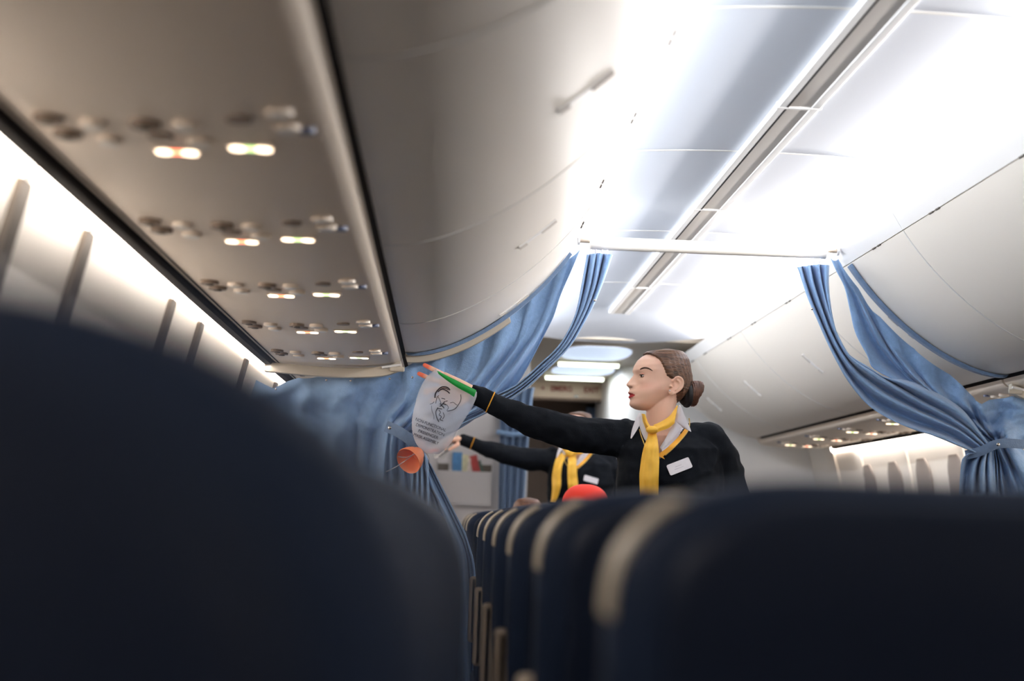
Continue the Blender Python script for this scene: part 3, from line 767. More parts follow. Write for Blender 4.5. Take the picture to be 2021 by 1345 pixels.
def head_rings(scale=1, hair=False):
    NS = 110; rings = []
    us = np.concatenate([np.linspace(116.5, 112, 5), np.linspace(110, -98, 105), [-99.5]])
    for i, u in enumerate(us):
        F, B, Wd = itp(u, TF), itp(u, TB), itp(u, TW)
        if u > 115: k = math.sqrt(max(.01, (117-u)/2.2)); F, B, Wd = -25+(F+25)*k, -25+(B+25)*k, Wd*k
        if u < -98: F, B, Wd = 70, 50, 5
        k_ = max(0, min(1, (5-u)/55)); k_ = k_*k_*(3-2*k_)
        c = F-((F-B)*.52*(1-k_)+min((F-B)*.52, Wd*1.0)*k_)
        r = []
        for j in range(NS):
            a = 2*PI*j/NS; ca, sa = math.cos(a), math.sin(a)
            e1 = .92-.06*k_
            f = c+((F-c) if ca > 0 else (c-B))*math.copysign(abs(ca)**e1, ca)
            s_ = Wd*math.copysign(abs(sa)**.94, sa)
            if ca > 0: f += face_extra(u, s_)*min(1, ca*2.2)
            r.append((f/1000, s_/1000, u/1000))
        rings.append(r)
    n = NS; vs = [p for r in rings for p in r]; fs = [tuple(range(n)), tuple(range(len(vs)-1, len(vs)-n-1, -1))]
    for i in range(len(rings)-1):
        for k in range(n): fs.append((i*n+k, i*n+(k+1) % n, (i+1)*n+(k+1) % n, (i+1)*n+k))
    return vs, fs
HL = [(116, 66), (104, 59), (88, 36), (75, 24), (45, 10.7), (21, 0), (14, -12), (2, -44), (-10, -56), (-48, -60), (-90, -58)]
def hairline(u): return float(np.interp(-u, [-x[0] for x in HL], [x[1] for x in HL]))
def hair_rings():
    NS = 120; rings = []
    TBh = [0, 0, 0, 0, 0, 1.5, 6, 9, 9, 12, 16, 24, 30, 34, 38, 40, 40, 40, 40]
    for u in np.concatenate([np.linspace(124, 116, 8), np.linspace(114, -74, 80)]):
        uu = min(u-7 if u > 100 else u-7*max(0, (u-40)/60), 115)
        F, B, Wd = itp(uu, TF), itp(uu, TB), itp(uu, TW)
        if u > 115: k = math.sqrt(max(.01, (124.5-u)/9.6)); F, B, Wd = -25+(F+25)*k, -25+(B+25)*k, Wd*k
        Fh, Bh, Wh = F+6, B-8-float(np.interp(-u, [-x for x in TU], TBh)), Wd+6.5
        r = []
        c = F-(F-B)*.52 if u > -20 else -20
        for j in range(NS):
            a = 2*PI*j/NS; ca, sa = math.cos(a), math.sin(a)
            f = c+((Fh-c) if ca > 0 else (c-Bh))*math.copysign(abs(ca)**.92, ca)
            s_ = Wh*math.copysign(abs(sa)**.94, sa)
            hl = hairline(u)+2*math.sin(u*.6)*.6
            k = max(0, min(1, (f-hl)/9+.35))          # dips under the skin in front of the hairline
            q = 1-(.17 if u > -15 else .17+.38*min(1, (-15-u)/20))*k
            rr = 1+.010*math.sin(a*34+u*.09)*(1-k)
            r.append(((c+(f-c)*q*rr)/1000, s_*q*rr/1000, (u-(4*k))/1000))
        rings.append(r)
    n = NS; vs = [p for r in rings for p in r]; fs = [tuple(range(n)), tuple(range(len(vs)-1, len(vs)-n-1, -1))]
    for i in range(len(rings)-1):
        for k in range(n): fs.append((i*n+k, i*n+(k+1) % n, (i+1)*n+(k+1) % n, (i+1)*n+k))
    return vs, fs
def crop(x, y): return ((830-x)*.2676, (650-y)*.2676)      # traced side view -> millimetres forward, up
def ear_pts(side):
    o = [(905, 655), (925, 612), (970, 590), (1015, 606), (1040, 650), (1036, 710), (1010, 752), (970, 785), (925, 812), (885, 825), (856, 805), (858, 770)]
    pts = []
    for i, (x, y) in enumerate(o):
        f, u = crop(x, y); t = max(0, min(1, (-f-5)/50))
        pts.append((f/1000, side*(71.5+10*t)/1000, u/1000))
    return pts
def add_ear(mb, X, side):
    pts = ear_pts(side); sm = smooth_poly(pts, 40)
    mb.tube([X(Vector(p)) for p in sm], .0034, 10)
    c = [sum(p[i] for p in pts)/len(pts) for i in range(3)]
    for i in range(len(sm)-1):
        a, b = Vector(sm[i]), Vector(sm[i+1]); cc = Vector((c[0]+.004, c[1]-side*.004, c[2]))
    plate = []
    for k in range(7):
        t = k/6*.98; cc = Vector((c[0]+.004, side*.0705, c[2]))
        plate.append([X(Vector(p).lerp(cc, t)-Vector((0, side*.004*math.sin(PI*t), 0))) for p in sm[::2]])
    mb.sheet(plate, .0035)
    anti = [crop(x, y) for x, y in ((955, 632), (990, 655), (992, 700), (965, 745), (925, 770))]
    mb.tube([X(Vector((f/1000, side*.0785, u/1000))) for f, u in smooth_poly(anti, 14)], .0026, 8)
    f, u = crop(885, 800); mb.ball(X(Vector((f/1000, side*.074, u/1000))), .0062, 12, 8)
    f, u = crop(878, 715); mb.ball(X(Vector((f/1000, side*.0715, u/1000))), .005, 12, 8)
def finger(mb, pts, r0, r1):
    mb.capsule(pts, [r0+(r1-r0)*i/(len(pts)-1) for i in range(len(pts))], 14)

SKINC = lin((238, 194, 170)); LIPC = lin((172, 34, 40)); BLUSH = lin((230, 164, 142)); TIPC = lin((246, 122, 92))
def paint(me, Xi, lips=True, tips=None):
    ca = me.color_attributes.new('Col', 'FLOAT_COLOR', 'POINT')
    out = []
    for v in me.vertices:
        p = Xi @ v.co; f, s_, u = p.x*1000, p.y*1000, p.z*1000
        c = Vector(SKINC)
        if abs(s_) < 90 and -110 < u < 130 and f > -120 and f < 150:
            k = math.exp(-((abs(s_)-52)/16)**2-((u+18)/16)**2)*(.55 if f > 20 else 0); c = c.lerp(Vector(BLUSH), k)
            if lips and f > 88:
                w = abs(s_)/28
                if w < 1:
                    up = -45.5+10.5*(1-w**1.5)-(1.2 if abs(s_) < 4 else 0)-w*2.0; lo = -46.5-10.5*(1-w**2)-w*.6
                    if lo < u < up: c = Vector(LIPC)
            k = sum(math.exp(-((s_-q*8.5)/4.5)**2-((u+18.5)/2.6)**2) for q in (-1, 1)) if f > 100 else 0
            c = c.lerp(Vector(lin((110, 60, 50))), min(.85, k))
        if tips:
            for t, r in tips:
                d = (v.co-t).length
                if d < r*1.6: c = c.lerp(Vector(TIPC), max(0, min(1, (1.6-d/r)*1.4)))
        out += [c[0], c[1], c[2], 1]
    ca.data.foreach_set('color', out)
def make_mesh_obj(name, me, mt, parent, smooth=True):
    me.materials.clear(); me.materials.append(mt); me.name = name
    me.polygons.foreach_set('use_smooth', [smooth]*len(me.polygons))
    return link(bpy.data.objects.new(name, me), parent)
def frame(origin, fwd, up, scale=1):
    f = Vector(fwd).normalized(); u = (Vector(up)-f*Vector(up).dot(f)).normalized(); s_ = u.cross(f)
    return Matrix(((f.x*scale, s_.x*scale, u.x*scale, origin[0]), (f.y*scale, s_.y*scale, u.y*scale, origin[1]), (f.z*scale, s_.z*scale, u.z*scale, origin[2]), (0, 0, 0, 1)))
def bvh(me): return BVHTree.FromPolygons([v.co.copy() for v in me.vertices], [tuple(p.vertices) for p in me.polygons])
def drape(me, amp, scale, seed=0):       # cloth creases
    ns = [v.normal.copy() for v in me.vertices]
    for v, n in zip(me.vertices, ns):
        q = noise.noise(v.co*scale+Vector((seed, 0, 0))); r = noise.noise(v.co*scale*2.3+Vector((0, seed, 3)))
        v.co += n*(amp*(1-abs(q)*3)*.6+amp*.5*r)

def attendant(root_label, Wp, Y, head_o, head_f, head_px, arm_r, arm_l, hand, legs_x, voxel, name_px, detail=True, cuff=None, scarf_kind=1):
    """Wp(px, py, d): photo pixel in the first figure's frame -> world point d metres nearer than the figure"""
    X0, Yc = legs_x, Y
    e = empty('person', (X0, Yc, 0), root_label, 'person')
    M = frame(head_o, head_f, (CU[0], 0, CU[2])); Mi = M.inverted(); T = lambda p: M @ Vector(p)
    # ---- body, one continuous skin
    mb = MB(); vs, fs = head_rings(); mb.add([T(v) for v in vs], fs)
    for sd in (-1, 1): add_ear(mb, T, sd)
    nb = Wp(1303, 858, -.01)
    mb.capsule([T((-.018, 0, -.035)), T((.0, 0, -.085)), (T((.004, 0, -.12))+nb)/2, nb], [.050, .051, .052, .062], 24)
    sh_r, sh_l = Vector(arm_r[0]), Vector(arm_l[0])
    hip = Vector((X0, Y+.02, .93))
    mb.capsule([nb+Vector((0, 0, -.05)), (nb+hip)/2+Vector((0, 0, .06)), hip+Vector((0, 0, .10)), hip], [.085, .095, .085, .11], 24)
    for a in (arm_r, arm_l):
        rr = [.046, .040, .033, .028, .023][:len(a)] if len(a) <= 5 else [.048]*len(a)
        mb.capsule([nb+Vector((0, 0, -.05))]+[Vector(p) for p in a], [.06]+rr, 18)
    for q in (-1, 1):
        hx = X0+q*.085
        mb.capsule([(hx, Y+.02, .92), (hx, Y+.01, .50), (hx, Y+.03, .10)], [.085, .055, .036], 18)
        mb.capsule([(hx, Y+.03, .08), (hx, Y-.09, .045)], [.035, .026], 14)
    tips = hand(mb) if hand else None
    hl = Vector(arm_l[-1])                      # resting left hand
    for k in range(4):
        b = hl+Vector((.01-.0*k, -.03+.02*k, -.06)); finger(mb, [b, b+Vector((-.004, 0, -.035-.004*(k in (1, 2)))), b+Vector((-.016, 0, -.062-.006*(k in (1, 2))))], .0095, .0075)
    mb.capsule([hl, hl+Vector((.004, 0, -.05))], [.027, .034], 16)
    finger(mb, [hl+Vector((0, -.02, -.02)), hl+Vector((-.01, -.045, -.045)), hl+Vector((-.014, -.05, -.07))], .011, .009)
    me = remesh(mb, voxel, 3)
    paint(me, Mi, True, tips)
    body = make_mesh_obj('body', me, M_SKIN, e)
    tree = bvh(me)
    def face_pt(f, u, side=1, off=.0):         # point on the cheek seen from the side
        o = T((f/1000, side*.3, u/1000)); d = (T((f/1000, 0, u/1000))-o).normalized()
        h = tree.ray_cast(o, d)[0]
        return (h-d*off) if h else T((f/1000, side*.07, u/1000))
    def front_pt(s_, u, off=0):
        o = T((.4, s_/1000, u/1000)); d = (T((0, s_/1000, u/1000))-o).normalized(); h = tree.ray_cast(o, d)[0]
        return (h-d*off) if h else T((.1, s_/1000, u/1000))
    # ---- hair
    vs, fs = hair_rings(); hr = raw('hair', vs, fs, M_HAIR, e); hr.data.transform(M)
    # ---- bun
    bn = MB()
    for k in range(3):
        ring = []
        for i in range(40):
            a = 2*PI*i/40+k*.5
            ring.append((-.127-.010*math.sin(a)+.010*math.cos(a*1+k*2.1)+(.008 if k else -.004)*(k-1), (.026-.003*k)*math.cos(a), -.034+(.029)*math.sin(a)+.0))
        bn.tube(ring, .0165, 14, closed=True)
    bn.ball((-.137, 0, -.016), (.025, .025, .026)); bn.ball((-.122, 0, -.054), (.021, .024, .028)); bn.ball((-.118, 0, -.032), (.02, .02, .03))
    me2 = remesh(bn, .0022 if detail else .004, 2)
    for v in me2.vertices:
        a = math.atan2(v.co.z+.034, v.co.y); v.co += v.normal*.0012*math.sin(a*3+v.co.x*900)
    me2.transform(M); make_mesh_obj('hair_bun', me2, M_BUN, e)
    MB().tube([(-.100, .034*math.cos(a), -.038+.037*math.sin(a)) for a in np.linspace(0, 2*PI, 30, endpoint=False)], .012, 12, closed=True).ball((-.092, 0, -.04), (.022, .036, .040)).build('hair_band', M_LACE, e).data.transform(M)
    if detail:
        for side in (1, -1):
            c = (.0735, side*.0315, .0235)
            eo = MB().ball(c, .0118, 28, 20).build('eye', M_EYE, e); eo.data.transform(M)
            gz = Vector((1, side*.12, -.12)).normalized()
            ir = Vector(c)+gz*.0088
            io = MB().ball((0, 0, 0), (.0036, .0064, .0064), 20, 12).build('iris', M_IRIS, eo); io.data.transform(M @ Matrix.Translation(ir))
            # upper and lower lids
            for nm, a0, a1, rr in (('upper_lid', 5, 100, .0131), ('lower_lid', -100, -34, .0127)):
                P = []
                for i in range(9):
                    el = math.radians(a0+(a1-a0)*i/8); row = []
                    for j in range(17):
                        az = math.radians(-82+164*j/16)
                        lift = math.radians((12 if a0 > 0 else -8)*(1-(az/1.43)**2)) if i == (0 if a0 > 0 else 8) else 0
                        ee = el+0*lift; x_, z_ = math.cos(ee), math.sin(ee)
                        row.append(T((c[0]+rr*x_*math.cos(az), c[1]+rr*math.sin(az)*(.35+.65*abs(x_)**.3), c[2]+rr*z_*(.55+.45*math.cos(az)))))
                    P.append(row)
                lid = MB().sheet(P, .0012); lo = lid.build(nm, M_SKIN, e)
                cc = lo.data.color_attributes.new('Col', 'FLOAT_COLOR', 'POINT')
                cc.data.foreach_set('color', [x for _ in lo.data.vertices for x in (*lin((206, 150, 128)), 1)])
                edge = P[0] if a0 > 0 else P[8]
                fw = (T((1, 0, 0))-T((0, 0, 0)))
                MB().tube([p+fw*.0012 for p in edge[1:-1]], .0016 if a0 > 0 else .0006, 8).build('lash_line', M_LASH, e)
            br = [(89, 43.5), (84, 46.5), (76, 48.5), (66, 46.5), (57, 41), (51, 36)]
            MB().tube([face_pt(f, u, side, .0003) for f, u in smooth_poly(br, 14)], [.0014, .0024, .0030, .0031, .0031, .0030, .0029, .0028, .0026, .0024, .0021, .0018, .0014, .0008], 8, updir=(0, 0, 1), flat=.8).build('eyebrow', M_BROW, e)
            MB().ball(face_pt(-7.5, -33, side, .0015), .0030, 16, 10).build('earring', M_WHITE, e)
    # ---- sweater
    mb = MB()
    rows = [(846, 1306, 50, .060), (853, 1311, 74, .075), (864, 1317, 92, .088), (885, 1321, 100, .102), (915, 1321, 101, .112), (950, 1323, 106, .118), (1000, 1321, 104, .108), (1060, 1315, 86, .098), (1120, 1315, 92, .108), (1175, 1315, 98, .115)]
    rg = []
    for py, cx, hw, dp in rows:
        r = []
        for j in range(48):
            a = 2*PI*j/48; cc, ss = math.cos(a), math.sin(a)
            r.append(Wp(cx+hw*math.copysign(abs(cc)**.85, cc), py, dp*math.copysign(abs(ss)**.85, ss)+(.02 if ss > 0 and 880 < py < 990 else 0)))
        rg.append(r)
    n = 48; vs = [p for r in rg for p in r]; fs = [tuple(range(n)), tuple(range(len(vs)-1, len(vs)-n-1, -1))]
    for i in range(len(rg)-1):
        for k in range(n): fs.append((i*n+k, i*n+(k+1) % n, (i+1)*n+(k+1) % n, (i+1)*n+k))
    mb.add(vs, fs)
    mb.capsule([Wp(1325, 875, 0)]+[Vector(p) for p in arm_r[:-1]]+[cuff[0]], [.075, .066, .060, .053, .0375, .0335][:len(arm_r)+1], 24)
    mb.capsule([Wp(1325, 880, 0)]+[Vector(p) for p in arm_l[:-1]]+[Vector(arm_l[-2]).lerp(Vector(arm_l[-1]), .85)], [.075, .064, .060, .050, .042, .036], 24)
    # puffed shoulder seams
    mb.ball(Wp(1233, 843, 0), (.027, .045, .027)); mb.ball(Wp(1400, 849, 0), (.030, .045, .027)); mb.ball(Wp(1420, 868, 0), (.026, .045, .028))
    me3 = remesh(mb, .005 if detail else .007, 3)
    drape(me3, .0062, 15 if detail else 12, 3 if detail else 8); me3.update()
    sweat_tree = bvh(me3)
    # cut the neck opening and the V
    bm = bmesh.new(); bm.from_mesh(me3); dele = []
    C_ = Vector(CAM)
    def inv_px(co_): return Wp.inv(co_)
    for v in bm.verts:
        px, py = inv_px(v.co); fr = v.co.y < Y+.015
        l = np.interp(py, [800, 838, 904], [1262, 1263, 1299]); r = np.interp(py, [800, 838, 870, 904], [1354, 1353, 1333, 1303])
        if (fr and l < px < r and py < 904) or (1262 < px < 1352 and py < 842): dele.append(v)
    bmesh.ops.delete(bm, geom=dele, context='VERTS'); bm.to_mesh(me3); bm.free()
    sw = make_mesh_obj('sweater', me3, M_SWEAT, e); so = sw.modifiers.new('s', 'SOLIDIFY'); so.thickness = .004; so.offset = -1
    def on(px, py, off=.002):                   # point on the front of the sweater
        w = Wp(px, py, 0); d = (w-C_).normalized(); h = sweat_tree.ray_cast(C_+d*2, d)[0]
        return (h if h else w)-d*off
    # shirt under the sweater
    mb = MB(); rg = []
    for py, cx, hw, dp in [(826, 1302, 36, .060), (838, 1304, 42, .062), (846, 1306, 47, .056), (853, 1311, 68, .070), (864, 1317, 84, .082), (885, 1321, 92, .095), (915, 1321, 94, .104), (950, 1319, 90, .110), (1000, 1317, 84, .100)]:
        r = []
        for j in range(48):
            a = 2*PI*j/48; cc, ss = math.cos(a), math.sin(a)
            r.append(Wp(cx+hw*math.copysign(abs(cc)**.9, cc), py, dp*math.copysign(abs(ss)**.9, ss)+(.016 if ss > 0 and 880 < py < 990 else 0)))
        rg.append(r)
    vs = [p for r in rg for p in r]; fs = []
    for i in range(len(rg)-1):
        for k in range(n): fs.append((i*n+k, i*n+(k+1) % n, (i+1)*n+(k+1) % n, (i+1)*n+k))
    sh = raw('shirt', vs, fs, M_SHIRT, None)
    sb = sh.modifiers.new('s', 'SUBSURF'); sb.levels = sb.render_levels = 2
    dg = bpy.context.evaluated_depsgraph_get(); dg.update()
    me4 = bpy.data.meshes.new_from_object(sh.evaluated_get(dg)); bpy.data.objects.remove(sh)
    shirt_tree = bvh(me4)
    bm = bmesh.new(); bm.from_mesh(me4); dele = []
    for v in bm.verts:
        px, py = inv_px(v.co)
        l = np.interp(py, [820, 838, 893], [1262, 1268, 1298]); r = np.interp(py, [820, 838, 850, 893], [1336, 1332, 1322, 1301])
        if v.co.y < Y+.01 and l < px < r and py < 892: dele.append(v)
    bmesh.ops.delete(bm, geom=dele, context='VERTS'); bm.to_mesh(me4); bm.free()
    so_ = make_mesh_obj('shirt', me4, M_SHIRT, e); q = so_.modifiers.new('s', 'SOLIDIFY'); q.thickness = .002
    # skin of the throat inside the open shirt
    def poly_patch(name, rowsL, rowsR, offL, offR, mt, t=.0025, nv=14, nu=9, bulge=.0, surf=None, parent=e):
        L = smooth_poly(rowsL, nv); R = smooth_poly(rowsR, nv); P = []
        for i in range(nv):
            row = []
            for j in range(nu):
                k = j/(nu-1); x, y = L[i]*(1-k)+R[i]*k; o_ = offL*(1-k)+offR*k+bulge*math.sin(PI*k)+(.0022*math.sin(k*11+i*.12)*min(1, i/4) if mt is M_YEL else 0)
                row.append(on(x, y, o_) if surf == 'on' else Wp(x, y, o_))
            P.append(row)
        return MB().sheet(P, t).build(name, mt, parent)
    # V trims following the neckline
    poly_patch('neck_band', [(1352, 846), (1343, 858), (1328, 874), (1312, 888), (1302, 894)], [(1359, 849), (1349, 862), (1334, 880), (1318, 894), (1308, 902)], .004, .004, M_GOLD, surf='on', nv=24)
    poly_patch('neck_band', [(1300, 893), (1306, 898)], [(1297, 900), (1312, 907)], .006, .006, M_GOLD, surf='on', nv=6)
    MB().tube([on(x, y, .003) for x, y in smooth_poly([(1360, 826), (1361, 838), (1357, 852), (1345, 868), (1328, 886), (1313, 899)], 28)], .0021, 8).build('neck_stripe', M_PALEY, e)
    MB().tube([on(x, y, .003) for x, y in smooth_poly([(1262, 848), (1266, 862), (1273, 880), (1282, 895)], 20)], .0021, 8).build('neck_stripe', M_PALEY, e)
    # collar
    poly_patch('collar', [(1341, 800), (1337, 815), (1331, 832), (1336, 838), (1352, 846)], [(1344, 803), (1350, 818), (1356, 832), (1362, 846), (1364, 853)], .088, .098, M_SHIRT, .003, bulge=.004)
    poly_patch('collar', [(1331, 830), (1325, 845), (1314, 866), (1303, 884)], [(1346, 843), (1336, 856), (1322, 872), (1306, 889)], .096, .104, M_SHIRT, .003, bulge=.004)
    poly_patch('collar', [(1262, 815), (1256, 826), (1248, 848), (1245, 866)], [(1267, 818), (1266, 830), (1259, 846), (1246.5, 866)], .078, .088, M_SHIRT, .003, bulge=.003)
    poly_patch('collar', [(1262, 824), (1263, 842), (1268, 858), (1276, 874)], [(1268, 820), (1271, 838), (1277, 854), (1281, 872)], .086, .094, M_SHIRT, .003, bulge=.003)
    # scarf
    if scarf_kind == 1:
        poly_patch('scarf_loop', [(1267, 817), (1268, 832), (1274, 846), (1281, 856)], [(1272, 818), (1279, 836), (1288, 846), (1296, 852)], .085, .104, M_YEL, .004, bulge=.010)
        poly_patch('scarf_loop', [(1337, 801), (1322, 822), (1304, 834), (1290, 840)], [(1331, 836), (1318, 846), (1304, 851), (1292, 856)], .078, .112, M_YEL, .004, bulge=.012)
        MB().ball(Wp(1287, 849, .108), (.022, .015, .014), 24, 14).build('scarf_knot', M_YEL, e)
        poly_patch('scarf_tail', [(1281, 852), (1277, 872), (1274, 905), (1274, 940), (1275, 1010)], [(1294, 852), (1299, 880), (1301, 910), (1300, 940), (1299, 1010)], .016, .020, M_YEL, .004, nv=30, nu=13, bulge=.008, surf='on')
        poly_patch('scarf_tail', [(1279, 862), (1270, 888), (1264, 920), (1262, 945), (1264, 1005)], [(1290, 862), (1284, 890), (1282, 920), (1282, 950), (1280, 1005)], .008, .009, M_YEL, .004, nv=30, nu=11, bulge=.004, surf='on')
    else:
        poly_patch('scarf_loop', [(1262, 822), (1264, 838), (1270, 850), (1278, 858)], [(1300, 828), (1302, 838), (1300, 850), (1298, 858)], .088, .106, M_YEL, .004, bulge=.012)
        poly_patch('scarf_loop', [(1344, 818), (1330, 828), (1310, 836), (1292, 842)], [(1338, 842), (1326, 852), (1306, 856), (1292, 860)], .085, .11, M_YEL, .004, bulge=.012)
        MB().ball(Wp(1285, 850, .110), (.024, .017, .022), 24, 14).build('scarf_knot', M_YEL, e)
        poly_patch('scarf_tail', [(1262, 850), (1244, 868), (1232, 920), (1232, 960), (1228, 1005)], [(1284, 852), (1266, 880), (1260, 915), (1258, 960), (1242, 1008)], .008, .010, M_YEL, .004, nv=30, nu=11, bulge=.008, surf='on')
        poly_patch('scarf_tail', [(1284, 856), (1280, 900), (1281, 950), (1288, 1020)], [(1306, 856), (1308, 900), (1313, 950), (1318, 1020)], .012, .014, M_YEL, .004, nv=30, nu=11, bulge=.008, surf='on')
    # name badge
    (bx, by, bw, bh, ba) = name_px
    P = []; ca, sa = math.cos(ba), math.sin(ba)
    def bp(u, v, off): return on(bx+u*ca-v*sa, by+u*sa+v*ca, off)
    c0 = bp(0, 0, .008); ux = (bp(bw, 0, .008)-bp(-bw, 0, .008)); uy = (bp(0, -bh, .008)-bp(0, bh, .008))
    lx, ly = ux.length/2, uy.length/2; ux.normalize(); uy = (uy-ux*uy.dot(ux)).normalized(); nn = ux.cross(uy)
    o_ = []
    for (sx, sy, a0) in ((1, 1, 0), (-1, 1, 90), (-1, -1, 180), (1, -1, 270)):
        for k in range(5):
            a = math.radians(a0+k*22.5); rr = .0052
            o_.append((sx*(lx-rr)+rr*math.cos(a), sy*(ly-rr)+rr*math.sin(a)))
    k_ = len(o_)
    badge = MB().add([c0+ux*x+uy*y-nn*.0015 for x, y in o_]+[c0+ux*x+uy*y+nn*.0015 for x, y in o_], [tuple(range(k_)), tuple(range(2*k_-1, k_-1, -1))]+[(i, (i+1) % k_, k_+(i+1) % k_, k_+i) for i in range(k_)]).build('name_badge', M_WHITE, e, False)
    if detail:
        for dy, w_ in ((.15, .35), (-.25, .5)):
            MB().tube([c0+uy*ly*dy-ux*lx*w_+nn*.0018, c0+uy*ly*dy+ux*lx*w_*.6+nn*.0018], .0007, 6).build('badge_print', M_GREY, badge)
    # cuff stripe
    a, b, r = cuff[1], cuff[2], cuff[3]; d = (b-a).normalized(); p_ = d.orthogonal().normalized(); q_ = d.cross(p_)
    ring = []
    for k in range(36):
        t = 2*PI*k/36; dr = p_*math.cos(t)+q_*math.sin(t)
        h = sweat_tree.ray_cast(a+dr*.12, -dr, .12)[0]
        ring.append((h+dr*.0008) if h else a+dr*r)
    MB().tube(ring, .0024, 8, closed=True).build('cuff_stripe', M_GOLD, e)
    # skirt and shoes, below the seats
    rg = []
    for z, w_, dpt in ((1.0, .165, .125), (.93, .185, .14), (.80, .195, .15), (.55, .185, .145)):
        rg.append([(X0+w_*math.cos(2*PI*j/40), Y+.02+dpt*math.sin(2*PI*j/40), z) for j in range(40)])
    vs = [p for r in rg for p in r]; fs = []
    for i in range(3):
        for k in range(40): fs.append((i*40+k, i*40+(k+1) % 40, (i+1)*40+(k+1) % 40, (i+1)*40+k))
    sk = raw('skirt', vs, fs, M_SWEAT, e); q = sk.modifiers.new('s', 'SOLIDIFY'); q.thickness = .004
    for q in (-1, 1):
        hx = X0+q*.085
        s2 = MB().capsule([(hx, Y+.04, .05), (hx, Y-.06, .042), (hx, Y-.11, .036)], [.043, .042, .032], 16); s2.box(hx-.02, hx+.02, Y+.03, Y+.07, .0, .05); s2.box(hx-.03, hx+.03, Y-.13, Y-.02, 0, .02)
        s2.build('shoe', M_SHOE, e)
    localise(e)
    return e, T, on

# ------------------------------------------------------------------ first attendant
class Map1:
    def __call__(s, px, py, d=0): return at(px, py, 5.05-d)
    def inv(s, co_): return proj(co_)
W1 = Map1()
fw = Vector((-CR[0], 0, -CR[2])).normalized(); tow = Vector((0, -1, 0))
ang = math.radians(11)
hf = fw*math.cos(ang)+tow*math.sin(ang)
HO = at(1303.4, 756.7, 5.05)
armR = [W1(1232, 868, 0), W1(1135, 857, .02), W1(1050, 832, .03), W1(985, 804, .035), W1(942, 781, .035)]
armL = [W1(1398, 870, 0), W1(1430, 915, -.02), W1(1453, 985, -.03), W1(1452, 1080, .05), W1(1440, 1130, .08)]
def hand1(mb):
    g = lambda x, y, d=0: W1(x, y, .035+d)
    mb.capsule([g(942, 781), g(925, 776)], [.026, .026], 16)
    # palm: broad flat pad made of four metacarpals
    base = [(928, 768), (929, 774), (930, 780), (930, 786)]
    kn = [(878, 742), (872, 754), (872, 768), (878, 780)]
    for (bx, by), (kx, ky), dd in zip(base, kn, (.012, .008, .0, -.008)):
        mb.capsule([g(bx, by, dd), g((bx+kx)/2, (by+ky)/2, dd+.004), g(kx, ky, dd)], [.016, .0155, .0125], 14)
    tips = []
    F = [[(878, 742, .012), (862, 733, .014), (848, 726, .010), (838, 721, .006)],
         [(872, 754, .008), (853, 750, .012), (838, 743, .010), (827, 738, .006)],
         [(872, 768, 0), (853, 770, .010), (840, 772, .022), (842, 777, .036)],
         [(878, 780, -.008), (862, 786, .004), (852, 790, .018), (856, 792, .030)]]
    for k, f_ in enumerate(F):
        r0 = (.0098, .010, .0095, .0082)[k]
        pts = [g(*p) for p in f_]; finger(mb, pts, r0, r0*.76)
        if k < 2: tips.append((pts[-1], .020))
    th = [g(924, 786, .01), g(905, 796, .028), g(888, 798, .040), g(876, 792, .044)]
    finger(mb, th, .0125, .0095)
    return tips
cf = W1(938, 780, .035)
att1, T1, on1 = attendant('woman with brown bun of hair in profile, navy sweater and yellow scarf, arm stretched out', W1, 5.05, HO, hf, None, armR, armL, hand1, -.20, .0026, (1341, 921, 23.5, 11.0, -.37), True,
    (cf, W1(967, 796, .035), W1(985, 804, .035), .037), 1)

# ------------------------------------------------------------------ second attendant, past the curtain
class Map2:
    k = 5.05/8.0
    def __call__(s, px, py, d=0): return at(1133+(px-1300)*s.k, 893+(py-848)*s.k, 8.0-d)
    def inv(s, co_):
        x, y = proj(co_); return 1300+(x-1133)/s.k, 848+(y-893)/s.k
W2 = Map2()
g2 = lambda x, y, d=0: at(x, y, 8.0-d)
armR2 = [g2(1088, 910), g2(1030, 906, .03), g2(985, 894, .06), g2(945, 881, .07), g2(914, 870, .07)]
armL2 = [W2(1400, 880, 0), W2(1440, 950, -.02), W2(1450, 1040, -.02), W2(1400, 1060, .10), W2(1350, 1050, .16)]
def hand2(mb):
    g = lambda x, y, d=0: g2(x, y, .07+d)
    mb.capsule([g(914, 870), g(905, 869)], [.027, .026], 14)
    for i in range(4):
        d = .024-.016*i
        mb.capsule([g(908, 867+i*2, d), g(889+i, 868+i*1.5, d)], [.014, .0125], 12)
        finger(mb, [g(889+i, 868+i*1.5, d), g(880+i, 878+i, d+.004), g(878+i*1.5, 890-abs(i-1.5)*2, d+.008)], .0098, .0075)
    finger(mb, [g(904, 878, .03), g(894, 884, .04), g(887, 888, .04)], .012, .009)
    return None
cf2 = g2(913, 869, .07)
head2 = at(1141, 856, 8.0)
att2, T2, on2 = attendant('second attendant in navy sweater with loosely tied yellow scarf, face hidden behind the raised arm', W2, 8.0, head2, Vector((-.5, -.85, 0)), None, armR2, armL2, hand2, head2[0]+.0, .005, (1353, 934, 23, 9, .28), False,
    (cf2, g2(932, 876, .07), g2(945, 881, .07), .037), 2)

# ------------------------------------------------------------------ oxygen masks shown by the attendants
bag = empty('oxygen_mask', at(870, 800, 4.99), 'demonstration oxygen mask: milky printed bag, green strip and orange cup over the outstretched hand', 'oxygen mask')
YB_ = 4.965
